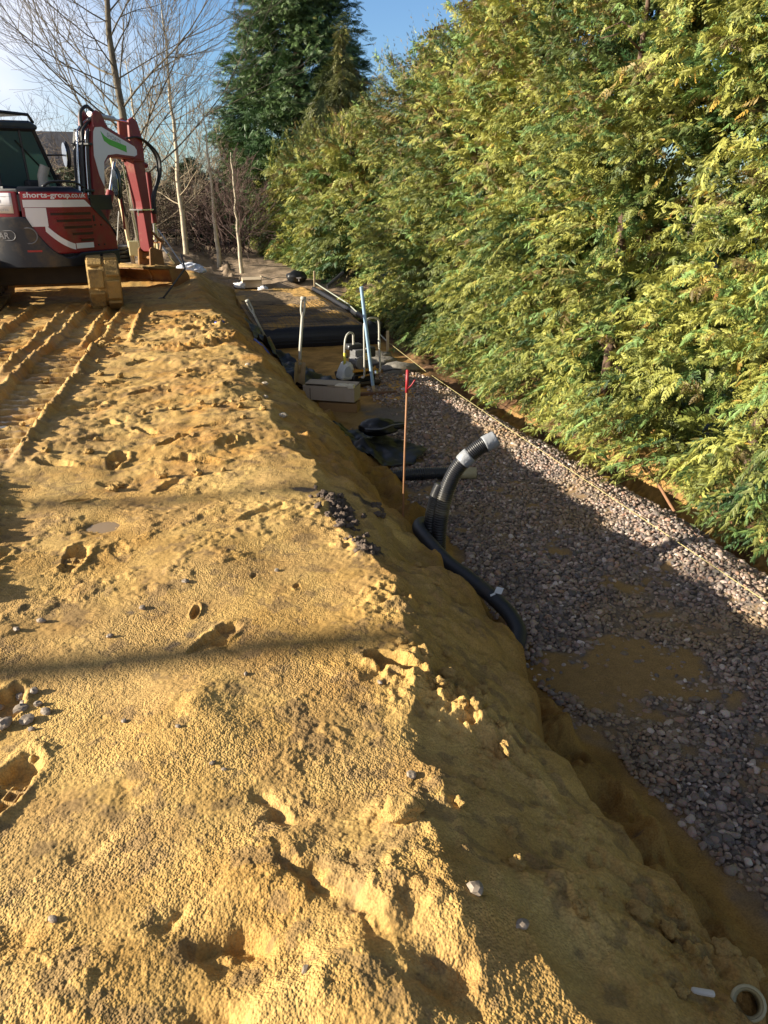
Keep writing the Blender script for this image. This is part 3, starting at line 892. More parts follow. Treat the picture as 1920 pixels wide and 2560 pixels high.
def big_conifer(name, u, v, z0, prof, n, fs, cols, label, droop, cat='tree', nf=12, lean=.25, group=None, bl=(.7, 1.3)):
    """free standing conifer; prof = [(z, radius)...]"""
    rng = np.random.default_rng(int(abs(u) * 31 + v * 7))
    root = empty(name, (u, v, z0)); tag(root, label, cat, group)
    zs = np.array([p[0] for p in prof]); rs = np.array([p[1] for p in prof])
    H_ = zs[-1]
    tk = MB(); tk.tube([(0, 0, -.2), (0, 0, H_ * .5), (0, 0, H_ * .97)], [.05 * H_ * .5, .03 * H_ * .5, .02], 8); tk.build('trunk', BARK, root, smooth=True)
    w = rng.random(n * 3)
    z = rng.uniform(zs[0], H_, n * 3)
    k = w < np.interp(z, zs, rs) / rs.max()
    z = z[k][:n]; n = len(z)
    a = rng.uniform(-math.pi, math.pi, n)
    r = np.interp(z, zs, rs) * (1 + .22 * vnoise(a * 2.2 + 5, z * 1.3, 431) + .12 * vnoise(a * 5, z * 3, 432)) * np.where(rng.random(n) < .35, rng.uniform(.55, .9, n), 1)
    P = np.stack([np.cos(a) * r, np.sin(a) * r, z], 1)
    d = unit(np.stack([np.cos(a), np.sin(a), rng.normal(lean, .25, n)], 1))
    k = np.clip(.5 + .6 * vnoise(a * 3, z * 1.2, 435) + rng.normal(0, .25, n), 0, 1)[:, None]
    T0 = np.array(cols[0]) * (1 - k) + np.array(cols[1]) * k
    V, T = boughs(P, d, rng.uniform(bl[0], bl[1], n), nf, fs, TPL['far'], T0, rng, droop=droop)
    quads_mesh('crown', V, T, DARK_LEAF if cols[0][0] < .06 else HEDGE_LEAF, root)
    return root


big_conifer('cypress_tree', 4.95, 31, -.2, [(.3, 2.4), (2.5, 3.0), (4.5, 2.85), (6.5, 2.2), (8.5, 1.6), (10.5, 1.0), (12.5, .15)], 3200, .34,
            [(.030, .072, .022), (.082, .135, .040)], 'very tall dark green cypress rising behind the hedge into the sky', .18, nf=14, bl=(.8, 1.5))
big_conifer('weeping_cypress', 5.15, 24.6, -.2, [(.5, 1.5), (3, 1.45), (4.2, .95), (5.2, .45), (6.1, .06)], 420, .34,
            [(.065, .085, .022), (.15, .15, .04)], 'pale drooping yellow green cypress standing in front of the tall dark one', .75, nf=12, lean=-.1, bl=(.4, .8))
for (u, v, h, r, label) in [(-1.2, 34, 2.9, 1.5, 'dark evergreen in the shaded background left of the leaning birch trunk'), (.9, 33, 3.1, 1.6, 'dark evergreen behind the two slim birches'),
                            (2.6, 33.5, 3.4, 1.5, 'dark evergreen tucked behind the far end of the hedge'), (-3.3, 33, 2.7, 1.6, 'dark evergreen behind the excavator arm')]:
    big_conifer('evergreen_tree', u, v, -.2, [(.1, r), (h * .6, r * .9), (h * .85, r * .5), (h, .1)], 300, .34, [(.018, .036, .014), (.045, .065, .022)], label, .25, nf=10, group='dark evergreens in the background')


# ------------------------------------------------------------------ bare trees
def grow(mb, p, d, L, r, lev, rr, maxlev, up=.12, kids=(5, 5, 4), spread=(.5, 1.0), wob=.10, kl=(.35, .6), sides=(8, 5, 4, 3), rmin=.004, start=.2):
    n = 7 if lev < 2 else 5
    pts = [Vector(p)]; dd = Vector(d).normalized()
    for i in range(n):
        dd = (dd + Vector((rr.gauss(0, wob), rr.gauss(0, wob), rr.gauss(0, wob) + up * .35))).normalized()
        pts.append(pts[-1] + dd * (L / n))
    rad = [max(rmin, r * (1 - .82 * i / n)) for i in range(n + 1)]
    mb.tube(pts, rad, sides[min(lev, 3)], cap=False)
    if lev >= maxlev:
        return
    for k in range(kids[min(lev, len(kids) - 1)]):
        t = start + (1 - start - .03) * (k + rr.random()) / kids[min(lev, len(kids) - 1)]
        i = min(int(t * n), n - 1); q = pts[i].lerp(pts[i + 1], t * n - i)
        ax = (pts[i + 1] - pts[i]).normalized()
        a = rr.uniform(0, 2 * math.pi); s = ax.orthogonal().normalized(); s2 = ax.cross(s)
        o = s * math.cos(a) + s2 * math.sin(a)
        sp = rr.uniform(*spread)
        nd_ = ax * math.cos(sp) + o * math.sin(sp)
        grow(mb, q, nd_, L * rr.uniform(*kl) * (1.15 - .55 * t), max(rmin, rad[i] * rr.uniform(.45, .7)), lev + 1, rr, maxlev, up, kids, spread, wob, kl, sides, rmin, .12)


def bark_mat(name, c, dark, amt=.5, sc=6):
    return mat(name, c, .85, noise=.35, nscale=sc * 4, bump=.006, bscale=40, dirt=dark, dscale=sc, damt=amt)


OAK = bark_mat('grey_bark', (.15, .125, .085), (.06, .05, .035), .7)
BIRCH = bark_mat('birch_bark', (.50, .43, .31), (.22, .17, .11), .45)
TWIG = mat('twig_bark', (.12, .088, .06), .9, noise=.4, nscale=5)
PALETWIG = mat('pale_twig', (.27, .215, .14), .85, noise=.4, nscale=5)
RTWIG = mat('reddish_twig', (.11, .068, .056), .9, noise=.4, nscale=5)


def trunk_tree(name, u, v, z0, H_, r0, lean, seed, label, tm, bm_, nb, bstart, bl, sp, kids, up=.25, maxlev=3, group=None, curve=None, rmin=.004, fork=False):
    rr = random.Random(seed)
    root = empty(name, (u, v, z0)); tag(root, label, 'tree', group)
    tk = MB()
    n = 14
    pts = []
    for i in range(n + 1):
        t = i / n
        pts.append(Vector((lean[0] * t + rr.gauss(0, .012 * H_ * .3), lean[1] * t + rr.gauss(0, .012 * H_ * .3), -.15 + (H_ + .15) * t)))
    rad = [r0 * (1.25 if i == 0 else 1) * (1 - .9 * (i / n) ** 1.1) + rmin for i in range(n + 1)]
    tk.tube(pts, rad, 9)
    tk.build('trunk', tm, root, smooth=True)
    br = MB()
    for k in range(nb):
        t = bstart + (.97 - bstart) * (k + rr.random()) / nb
        i = min(int(t * n), n - 1); q = pts[i].lerp(pts[i + 1], t * n - i)
        a = k * 2.399 + rr.uniform(-.4, .4)
        el = rr.uniform(*sp)
        d = Vector((math.cos(a) * math.cos(el), math.sin(a) * math.cos(el), math.sin(el)))
        L = bl * rr.uniform(.7, 1.1) * (1.12 - .75 * (t - bstart) / (1 - bstart))
        grow(br, q, d, L, max(rmin * 1.5, rad[i] * rr.uniform(.2, .32)), 1, rr, maxlev, up, kids, (.35, .9), .09, (.4, .65), (8, 5, 4, 3), rmin)
    br.build('branches', bm_, root, smooth=True)
    return root


trunk_tree('bare_tree', -.82, 22.5, -.1, 10.5, .115, (-.25, .1), 5, 'large bare tree with dark upright trunk and wide ascending branches behind the excavator boom', OAK, OAK, 46, .17, 4.6, (.25, .75), (0, 9, 7, 5), up=.22, rmin=.0038)
trunk_tree('birch_tree', .34, 23.7, -.25, 6.4, .075, (.0, .2), 8, 'bare birch with pale trunk behind the white sack', BIRCH, PALETWIG, 30, .22, 1.9, (.15, .8), (0, 6, 5, 3), up=.28, rmin=.0045)
trunk_tree('birch_tree', 1.2, 22.3, -.33, 3.9, .06, (-.12, .1), 12, 'slim pale trunked birch between the larger birch and the smallest one', BIRCH, PALETWIG, 16, .5, .9, (.2, .9), (0, 4, 4), up=.25, maxlev=3, rmin=.0045)
trunk_tree('birch_tree', 1.58, 19.9, -.33, 2.75, .05, (-.05, .1), 17, 'smallest birch sapling, nearest the clipped hedge, twiggy purple crown', BIRCH, RTWIG, 26, .28, 1.05, (.3, 1.0), (0, 5, 5), up=.3, maxlev=3, rmin=.0038)
trunk_tree('bare_tree', -.55, 25.5, -.2, 5.2, .07, (-.2, .2), 23, 'pale bare sapling seen right of the excavator arm', BIRCH, PALETWIG, 26, .16, 2.1, (-.15, .7), (0, 6, 5, 3), up=.16, rmin=.0045)
# trees beyond the left of the view whose trunks throw soft bars of shade on the sand
for (u, v, h, s, r_) in [(-17.5, 4.26, 14, 31, .115), (-24.0, 6.5, 15, 32, .10)]:
    trunk_tree('bare_tree', u, v, 0, h, r_, (.1, .0), s, 'bare tree left of the view, its trunk shading the sand', OAK, TWIG, 10, .72, 2.2, (.4, 1.0), (0, 5, 4), up=.2, maxlev=2, group='bare trees left of the view')


def thicket(u, v, z0, w, h, n, seed, m, label, arch=.5, group='bare shrubs in the background'):
    rr = random.Random(seed)
    root = empty('bare_shrub', (u, v, z0)); tag(root, label, 'shrub', group)
    mb = MB()
    for i in range(n):
        a = rr.uniform(0, 6.28); el = rr.uniform(.55, 1.45)
        d = Vector((math.cos(a) * math.cos(el), math.sin(a) * math.cos(el), math.sin(el)))
        grow(mb, (rr.gauss(0, w * .22), rr.gauss(0, w * .22), 0), d, h * rr.uniform(.6, 1.05), .018, 1, rr, 3, -.05 + arch * rr.uniform(-.6, .4), (0, 6, 5), (.3, .9), .13, (.35, .6), (6, 4, 3, 3), .005)
    mb.build('stems', m, root)
    return root


for i, (u, v, w, h, n, m, lab) in enumerate([
    (-5.2, 27, 2.2, 3.3, 22, TWIG, 'grey brown leafless shrub left of the excavator boom'),
    (-3.4, 26, 2.0, 3.0, 24, PALETWIG, 'tangled bare shrub seen under the excavator boom'),
    (-2.0, 27, 2.0, 3.2, 24, TWIG, 'tangled bare shrub behind the excavator arm'),
    (-.6, 28, 2.2, 3.4, 26, PALETWIG, 'pale tangled shrub with arching stems right of the excavator arm'),
    (.9, 27, 2.0, 3.0, 26, RTWIG, 'reddish brown bare shrub between the birches'),
    (2.0, 26, 1.8, 2.8, 24, RTWIG, 'purplish bare shrub against the far end of the hedge'),
    (-7.5, 30, 2.6, 4.0, 20, TWIG, 'tall bare shrub behind the excavator cab'),
    (-10.5, 31, 2.8, 4.2, 18, TWIG, 'bare shrub seen through the cab windows'),
    (1.5, 38, 4, 5.2, 22, TWIG, 'hazy bare tree top between the big tree and the dark cypress'),
    (-2.5, 40, 4, 5.6, 22, TWIG, 'hazy bare tree top behind the large bare tree'),
    (-6.5, 41, 4, 6.2, 20, TWIG, 'hazy bare tree top above the excavator mirror')]):
    thicket(u, v, -.2, w, h, n, 50 + i, m, lab)
for i, (u, v, h, r) in enumerate([(-5.6, 35, 2.6, 1.8), (-8.2, 36, 2.7, 2.0), (-11, 37, 3.0, 2.2)]):
    big_conifer('evergreen_tree', u, v, -.2, [(.1, r), (h * .6, r * .9), (h * .85, r * .5), (h, .1)], 220, .4, [(.022, .036, .016), (.05, .06, .025)],
                ['low dark evergreen behind the excavator boom base', 'low dark evergreen behind the cab mirror', 'low dark evergreen seen through the cab glass'][i], .25, nf=9, group='dark evergreens in the background')

# barn roof glimpsed behind the cab
bn = empty('barn', (-5.4, 46, -.2)); tag(bn, 'dark roofed barn half hidden by bare shrubs behind the cab', 'building')
mb = MB(); mb.box((0, 0, 1.4), (7, 4.6, 2.8)); mb.build('wall', mat('barn_boards', (.10, .08, .065), .85, noise=.3, nscale=3), bn)
mb = MB(); mb.prism([(-2.6, 2.75), (0, 4.5), (2.6, 2.75), (2.6, 2.9), (0, 4.66), (-2.6, 2.9)], -3.8, 3.8); mb.build('roof', mat('barn_slates', (.07, .068, .075), .7, noise=.3, nscale=6), bn)


# ------------------------------------------------------------------ excavator
RED = mat('red_paint', (.20, .010, .018), .36, noise=.15, nscale=4, dirt=(.16, .07, .035), dscale=3.5, damt=.3)
ARMRED = mat('worn_red_paint', (.20, .013, .015), .5, noise=.15, nscale=5, dirt=(.26, .13, .06), dscale=3, damt=.35)
CHAR = mat('charcoal_paint', (.013, .015, .020), .42, noise=.25, nscale=5, dirt=(.12, .085, .045), dscale=2.2, damt=.3)
BLACK = mat('black_plastic', (.014, .014, .016), .45, noise=.2, nscale=12)
RUBBER = mat('rubber_hose', (.018, .018, .019), .5, noise=.2, nscale=20)
WHITE = mat('white_decal', (.74, .73, .74), .45, noise=.03)
GREEN = mat('green_decal', (.10, .46, .05), .45, noise=.05)
YELLOW = mat('yellow_decal', (.75, .42, .02), .45)
GREYTXT = mat('grey_lettering', (.30, .30, .31), .5)
STEEL = mat('bright_steel', (.62, .62, .62), .22, metal=1.0, noise=.05)
CAST = mat('muddy_steel', (.30, .17, .06), .75, noise=.35, nscale=9, dirt=(.10, .06, .03), dscale=6, damt=.4, bump=.004, bscale=30)
RUST = mat('rusty_bucket_steel', (.26, .115, .035), .7, noise=.35, nscale=6, dirt=(.40, .22, .06), dscale=4, damt=.45, bump=.003, bscale=40)
SANDY = mat('sand_caked_rubber', (.33, .205, .06), .85, noise=.35, nscale=9, dirt=(.09, .06, .03), dscale=4, damt=.5, bump=.012, bscale=28)
DARKMUD = mat('dark_muddy_steel', (.05, .035, .02), .8, noise=.4, nscale=6)

glass = bpy.data.materials.new('cab_glass'); glass.use_nodes = True
_t = glass.node_tree
_b = _t.nodes['Principled BSDF']; _b.inputs['Base Color'].default_value = (.5, .56, .54, 1); _b.inputs['Roughness'].default_value = .04
_tr = nd(_t, 'ShaderNodeBsdfTransparent'); _tr.inputs['Color'].default_value = (.40, .48, .46, 1)
_mx = nd(_t, 'ShaderNodeMixShader'); _fr = nd(_t, 'ShaderNodeLayerWeight'); _fr.inputs['Blend'].default_value = .35
_t.links.new(_fr.outputs['Fresnel'], _mx.inputs['Fac']); _t.links.new(_tr.outputs[0], _mx.inputs[1]); _t.links.new(_b.outputs[0], _mx.inputs[2])
_t.links.new(_mx.outputs[0], _t.nodes['Material Output'].inputs['Surface'])


def text_mesh(s, size, bold=0.0, ext=0.0):
    """lettering as plain mesh data in the XY plane: (verts, faces)"""
    c = bpy.data.curves.new('lettering', 'FONT'); c.body = s; c.size = size; c.resolution_u = 3; c.offset = bold; c.extrude = ext
    o = bpy.data.objects.new('lettering', c); COL.objects.link(o)
    dg = bpy.context.evaluated_depsgraph_get()
    me = bpy.data.meshes.new_from_object(o.evaluated_get(dg))
    vs = [tuple(v.co) for v in me.vertices]; fs = [tuple(p.vertices) for p in me.polygons]
    bpy.data.objects.remove(o, do_unlink=True); bpy.data.curves.remove(c); bpy.data.meshes.remove(me)
    return vs, fs


def excavator():
    HEAD = R(38)
    root = empty('excavator', (-1.87, 12.95, 0), -HEAD)
    tag(root, 'red and charcoal tracked mini excavator with white decals, standing on the sand plateau', 'excavator')
    # --- undercarriage, turned back relative to the slewed upper body
    rot = Matrix.Rotation(HEAD + R(5), 4, 'Z')
    TL, TR = 1.10, .32      # half length between wheel centres, wheel radius
    for sx in (-1, 1):
        w = .43; xc = sx * .80
        def stad(s):
            per = 4 * TL + 2 * math.pi * TR
            s = s % per
            if s < 2 * TL: return (-TL + s, -TR), (0, -1)
            s -= 2 * TL
            if s < math.pi * TR:
                a = -math.pi / 2 + s / TR; return (TL + TR * math.cos(a), TR * math.sin(a)), (math.cos(a), math.sin(a))
            s -= math.pi * TR
            if s < 2 * TL: return (TL - s, TR), (0, 1)
            s -= 2 * TL
            a = math.pi / 2 + s / TR
            return (-TL + TR * math.cos(a), TR * math.sin(a)), (math.cos(a), math.sin(a))
        per = 4 * TL + 2 * math.pi * TR
        belt = MB(); pads = MB()
        n = 84
        for k in range(n):
            (y, z), nn = stad(per * k / n); (y2, z2), n2 = stad(per * (k + 1) / n)
            zc = TR + .035
            i0 = len(belt.v)
            for (yy, zz, nx) in ((y, z, nn), (y2, z2, n2)):
                for dx in (-w / 2, w / 2):
                    belt.v.append((xc + dx, yy, zz + zc)); belt.v.append((xc + dx, yy - nx[0] * .05, zz + zc - nx[1] * .05))
            belt.f += [(i0, i0 + 2, i0 + 6, i0 + 4), (i0 + 1, i0 + 5, i0 + 7, i0 + 3), (i0, i0 + 4, i0 + 5, i0 + 1), (i0 + 2, i0 + 3, i0 + 7, i0 + 6)]
        np_ = 22
        for k in range(np_):
            for dx, pw, ph in ((-.105, .195, 0), (.115, .175, .5)):
                (y, z), nn = stad(per * (k + ph) / np_)
                tx = (-nn[1], nn[0])
                hl = per / np_ * .455
                prof = [(y + tx[0] * a + nn[0] * h, z + tx[1] * a + nn[1] * h + TR + .035) for a, h in ((-hl, -.01), (-hl * .93, .026), (hl * .93, .026), (hl, -.01))]
                pads.prism(prof, xc + dx - pw / 2, xc + dx + pw / 2)
        tr = empty('track', (0, 0, 0)); tr.parent = root; tr.matrix_local = rot
        belt.build('track_belt', SANDY, tr, smooth=True); pads.build('track_pads', SANDY, tr, bevel=.012)
        fr = MB(); fr.box((xc, 0, .36), (.24, 1.9, .22)); fr.box((xc, 0, .47), (.3, 1.2, .08)); fr.build('track_frame', DARKMUD, tr, bevel=.02)
        for y, rr_ in ((-TL, .27), (TL, .27), (-.6, .11), (-.2, .11), (.2, .11), (.6, .11)):
            z = TR + .035 if rr_ > .2 else .17
            wh = MB()
            wh.prism([(y + rr_ * math.cos(a), z + rr_ * math.sin(a)) for a in np.linspace(0, 2 * math.pi, 21)[:-1]], xc - .12, xc + .12)
            wh.build('idler_wheel' if rr_ > .2 else 'track_roller', DARKMUD, tr)
    uc = MB(); uc.box((0, 0, .42), (1.3, .9, .26)); uc.prism([(.42 * math.cos(a), .42 * math.sin(a)) for a in np.linspace(0, 6.283, 29)[:-1]], .5, .62, 'z')
    c = uc.build('undercarriage', DARKMUD, root, bevel=.02); c.matrix_local = rot
    bl = MB(); bl.prism([(1.55, .06), (1.62, .1), (1.60, .42), (1.52, .42), (1.54, .1)], -.98, .98); bl.box((-.5, 1.2, .3), (.1, .7, .12)); bl.box((.5, 1.2, .3), (.1, .7, .12))
    c = bl.build('dozer_blade', CAST, root, bevel=.008); c.matrix_local = rot

    # --- upper body: wall follows a curve in plan, parameter s = distance from the middle of the tail
    def wall(s, off=0.0):
        sg = 1 if s >= 0 else -1
        s = abs(s); s1 = 1.15
        if s < s1:
            a = s; p = ((1 + off) * math.sin(a), -(1 + off) * math.cos(a))
        else:
            p = (math.sin(s1) + off * .97, -math.cos(s1) * (1 + off) + (s - s1))
            bl_ = min(1, (s - s1) / .15)
            p = ((1 + off) * math.sin(s1) + (.935 + off - (1 + off) * math.sin(s1)) * bl_, p[1])
        return (sg * p[0], p[1])
    SMAX = 2.12

    def skin(mb, s0, s1, zlo, zhi, off, n=40, thick=.03):
        """vertical strip of body panel between zlo(s) and zhi(s) (numbers or functions), with real thickness"""
        fl = zlo if callable(zlo) else (lambda s: zlo)
        fh = zhi if callable(zhi) else (lambda s: zhi)
        i0 = len(mb.v)
        for k in range(n + 1):
            s = s0 + (s1 - s0) * k / n
            for o_, z in ((off, fl(s)), (off, fh(s)), (off - thick, fh(s)), (off - thick, fl(s))):
                x, y = wall(s, o_); mb.v.append((x, y, z))
        for k in range(n):
            a = i0 + 4 * k; b = a + 4
            mb.f += [(a, b, b + 1, a + 1), (a + 1, b + 1, b + 2, a + 2), (a + 2, b + 2, b + 3, a + 3), (a + 3, b + 3, b, a)]
        mb.f += [(i0, i0 + 1, i0 + 2, i0 + 3), (i0 + 4 * n, i0 + 4 * n + 3, i0 + 4 * n + 2, i0 + 4 * n + 1)]

    def cwtop(s):
        s = abs(s)
        t = min(1, max(0, (s - .66) / .68)); t = t ** .8 * t * (3 - 2 * t) / t ** .8 if t > 0 else 0
        return 1.225 - .475 * t
    # front end of the right side slopes down
    def rtop(s):
        t = min(1, max(0, (s - 1.42) / .70))
        return 1.545 - .12 * t - .50 * t ** 2
    ctr = MB(); skin(ctr, -SMAX, SMAX, .565, cwtop, .03, 90, .12)
    cwo = ctr.build('counterweight', CHAR, root, smooth='auto', bevel=.015)
    # oval emblem recess and long oval on the counterweight
    ov = MB()
    def ring(s_c, z_c, hw, hh, r, off=.034):
        pts = []
        for k in range(40):
            a = 2 * math.pi * k / 40
            cx = hw if math.cos(a) > 0 else -hw
            x, y = wall(s_c + cx + hh * math.cos(a), off); pts.append((x, y, z_c + hh * math.sin(a)))
        pts.append(pts[0]); ov.tube(pts, r, 6, cap=False)
    ring(.42, .985, .25, .10, .009); ring(.30, .99, .14, .062, .006)
    ov.build('emblem_frame', mat('worn_grey_plastic', (.16, .16, .165), .4), cwo, smooth=True)
    em = MB()
    vs, fs = text_mesh('YANMAR', .115, .002)
    em.add([(*wall(-.03 + x * .95, .033), .95 + y) for x, y, z in vs], fs)
    em.build('emblem_lettering', mat('worn_grey_plastic', (.16, .16, .165), .4), cwo)
    rf = MB(); skin(rf, .62, .80, .775, .80, .033, 6, .01); rf.build('reflector', mat('red_reflector', (.35, .015, .01), .3), cwo)
    # red side panel with rear bonnet left of it
    bn_ = MB(); skin(bn_, -.60, .585, 1.0, 1.545, .0, 40, .06)
    bonnet = bn_.build('rear_bonnet', RED, root, smooth='auto', bevel=.02)
    dc = MB(); skin(dc, -.52, .52, 1.27, 1.525, .006, 30, .012); dc.build('bonnet_decal', WHITE, bonnet, smooth=True)
    dc = MB(); skin(dc, .10, .36, 1.405, 1.445, .010, 10, .01); skin(dc, -.48, .10, 1.395, 1.475, .010, 10, .01); dc.build('green_stripe', GREEN, bonnet)
    dc = MB(); skin(dc, .12, .245, 1.28, 1.36, .010, 8, .01); dc.build('yellow_sticker', YELLOW, bonnet)
    dc = MB(); skin(dc, -.5, .515, 1.368, 1.372, .009, 20, .01); skin(dc, -.5, .515, 1.478, 1.481, .009, 20, .01)
    vs, fs = text_mesh('01344 620 316', .042, .0006)
    dc.add([(*wall(.262 + x * .78, .0105), 1.296 + y) for x, y, z in vs], fs)
    vs, fs = text_mesh('O', .07, .002)
    dc.add([(*wall(.06 + x, .016), 1.40 + y) for x, y, z in vs], fs)
    dc.build('small_lettering', GREYTXT, bonnet)
    sp_ = MB(); skin(sp_, .615, SMAX, .74, rtop, 0.0, 70, .06)
    side = sp_.build('side_panel', RED, root, smooth='auto', bevel=.02)
    # left flank below the cab
    lf = MB(); skin(lf, -SMAX, -.63, .74, 1.30, 0.0, 50, .06); lf.build('left_panel', RED, root, smooth='auto', bevel=.015)
    # decals on the side panel
    dc = MB(); skin(dc, .635, lambda: 0, 0, 0, 0) if False else None
    d1 = MB(); skin(d1, .64, 1.62, 1.445, 1.525, .005, 30, .01); d1.build('name_strip', mat('bright_red_decal', (.42, .012, .018), .4), side)
    vs, fs = text_mesh('shorts-group.co.uk', .092, .0022)
    wtxt = max(v[0] for v in vs)
    d1 = MB(); d1.add([(*wall(.665 + x * .92 / wtxt, .0075), 1.468 + y) for x, y, z in vs], fs); d1.build('lettering', WHITE, side)
    d1 = MB(); skin(d1, .65, 1.66, lambda s: 1.345 + .0 * s, lambda s: 1.438 - max(0, s - 1.55) * .8, .006, 40, .01)
    skin(d1, .665, .93, 1.10, 1.338, .006, 16, .01)
    def crv(s): return .86 + .235 * (max(0, (1.34 - s)) / .42) ** 1.9
    skin(d1, .885, 1.27, lambda s: crv(s) - .075 - .05 * max(0, 1.34 - s), crv, .006, 30, .01)
    skin(d1, 1.285, 1.62, .80, .872, .006, 16, .01)
    d1.build('white_decal', WHITE, side)
    lv = MB()
    for i in range(5):
        z = 1.275 - i * .088
        s0 = .975 + .055 * i + .012 * i * i
        skin(lv, s0, 1.64 - .0 * i, z - .034, z, .004, 20, .01)
    lv.build('louvres', mat('louvre_slots', (.03, .006, .008), .5), side)
    lv2 = MB()
    for i in range(5):
        z = 1.275 - i * .088
        s0 = .965 + .055 * i + .012 * i * i
        skin(lv2, s0, 1.65, z, z + .014, .018, 20, .02)
    lv2.build('louvre_lips', RED, side)
    for s, z in ((1.70, 1.10), (1.82, 1.10), (1.72, .83), (1.84, .83)):
        bt = MB()
        x, y = wall(s, .0); bt.prism([(y + .014 * math.cos(a), z + .014 * math.sin(a)) for a in np.linspace(0, 6.28, 9)[:-1]], x - .01, x + .008)
        bt.build('bolt', BLACK, side)
    bt = MB()
    bt.box((wall(1.69, .004)[0], wall(1.69)[1], 1.19), (.01, .03, .08))
    bt.build('panel_handle', BLACK, side)
    # dark upper cover and front cover
    cv = MB(); skin(cv, 1.66, SMAX, lambda s: 1.40 - .36 * (s - 1.66) / .46 - .05, lambda s: rtop(s) + .012, .012, 30, .07)
    cv.build('fuel_cover', CHAR, root, smooth='auto', bevel=.015)
    tp = MB()
    prof = [wall(s, -.02) for s in np.linspace(-1.2, SMAX, 60)]
    tp.prism([(x, y) for x, y in prof if True] + [(.1, .9), (-.9, .9)], 1.30, 1.50, 'z'); 
    tp.build('deck', CHAR, root)
    t2 = MB()
    i0 = 0
    rows = []
    for s in np.linspace(.60, SMAX, 50):
        x, y = wall(s, -.005); z = rtop(s)
        rows.append([(x, y, z - .02), (x * .985, y * .985, z + .035), (x * .9, y * .9, z + .06), (min(x * .9, .20), y * .55 if y < 0 else y, z + .06)])
    for rw in rows: t2.v += rw
    for k in range(len(rows) - 1):
        for j in range(3):
            a = k * 4 + j; t2.f.append((a, a + 4, a + 5, a + 1))
    t2.build('top_cover', CHAR, root, smooth=True)
    hd = MB(); hd.tube(smooth_path([(.72, -.52, 1.60), (.78, -.42, 1.66), (.86, -.1, 1.665), (.88, .08, 1.60)], 14), .018, 8); hd.build('hand_rail', BLACK, root, smooth=True)
    bb = MB(); skin(bb, -.6, .6, 1.53, 1.575, -.01, 40, .3); bb.build('bonnet_lid', mat('grey_lid', (.20, .20, .19), .6, noise=.2), root, bevel=.015)
    fl = MB(); fl.prism([wall(s, -.05) for s in np.linspace(-SMAX, SMAX, 60)], .58, .70, 'z'); fl.build('slew_frame', DARKMUD, root)

    # --- cab
    cab = empty('cab', (0, 0, 0)); cab.parent = root
    x0, x1 = -.93, -.20
    zb, zt = 1.30, 2.42
    side_prof = [(-.42, zb), (-.40, zt - .10), (-.30, zt), (.30, zt), (.42, zt - .06), (.86, 1.55), (.88, zb - .35), (-.2, zb - .35)]
    fr = MB()
    def bar(a, b, w=.035, sq=True):
        fr.tube([a, b], w, 4 if sq else 8)
    for x in (x0, x1):
        bar((x, -.40, zb), (x, -.38, zt - .06), .045); bar((x, -.38, zt - .06), (x, .36, zt - .03), .045)
        bar((x, .36, zt - .03), (x, .76, 1.52), .040); bar((x, .76, 1.52), (x, .76, 1.0), .045)
        bar((x, .10, zt - .05), (x, .16, zb), .025); bar((x, -.40, 1.60), (x, .76, 1.52), .03)
    for y, z in ((-.40, 1.60), (-.38, zt - .06), (.36, zt - .03), (.76, 1.52), (.76, 1.0)):
        bar((x0, y, z), (x1, y, z), .04)
    fr.build('cab_frame', BLACK, cab, bevel=.008)
    rfm = MB(); rfm.prism([(-.46, zt - .06), (-.44, zt + .03), (.30, zt + .07), (.44, zt + .01), (.42, zt - .05)], x0 - .04, x1 + .04)
    rfm.build('cab_roof', CHAR, cab, bevel=.03)
    gd = MB()
    for x in (x0 + .03, x1 - .03): gd.tube([(x, -.42, zt + .06), (x, -.40, zt + .15), (x, .34, zt + .15), (x, .42, zt + .05)], .024, 6)
    for k in range(9): gd.tube([(x0 + .03, -.40 + .09 * k, zt + .15), (x1 - .03, -.40 + .09 * k, zt + .15)], .014, 5)
    gd.build('roof_guard', BLACK, cab)
    for nm, pf, xx in (('side_window', [(-.37, 1.62), (-.36, zt - .10), (.34, zt - .07), (.73, 1.56)], x1), ('door_window', [(-.37, 1.62), (-.36, zt - .10), (.34, zt - .07), (.73, 1.56)], x0)):
        g = MB(); g.prism(pf, xx - .004, xx + .004); g.build(nm, glass, cab)
    g = MB(); g.prism([(x0 + .04, 1.62), (x0 + .04, zt - .1), (x1 - .04, zt - .1), (x1 - .04, 1.62)], -.395, -.387, 'y'); g.build('rear_window', glass, cab)
    g = MB(); g.add([(x0 + .04, .38, zt - .07), (x1 - .04, .38, zt - .07), (x1 - .04, .75, 1.55), (x0 + .04, .75, 1.55)], [(0, 1, 2, 3)]); g.build('windscreen', glass, cab)
    lo = MB(); lo.prism([(-.40, zb - .3), (-.40, 1.60), (.76, 1.52), (.76, zb - .35)], x1 - .03, x1 + .03); lo.prism([(-.40, zb - .3), (-.40, 1.60), (.76, 1.52), (.76, zb - .35)], x0 - .03, x0 + .03)
    lo.box(((x0 + x1) / 2, -.40, 1.45), (.9, .04, .32)); lo.build('lower_panels', CHAR, cab, bevel=.01)
    st = MB(); st.box((-.47, .1, 1.45), (.5, .5, .14)); st.box((-.47, -.17, 1.74), (.46, .12, .56), Matrix.Rotation(R(8), 3, 'X')); st.box((-.47, -.2, 2.08), (.26, .09, .18)); st.box((-.16, .25, 1.60), (.12, .4, .2)); st.box((-.78, .25, 1.60), (.12, .4, .2))
    st.build('seat', mat('dark_seat', (.03, .03, .032), .8), cab, bevel=.03)
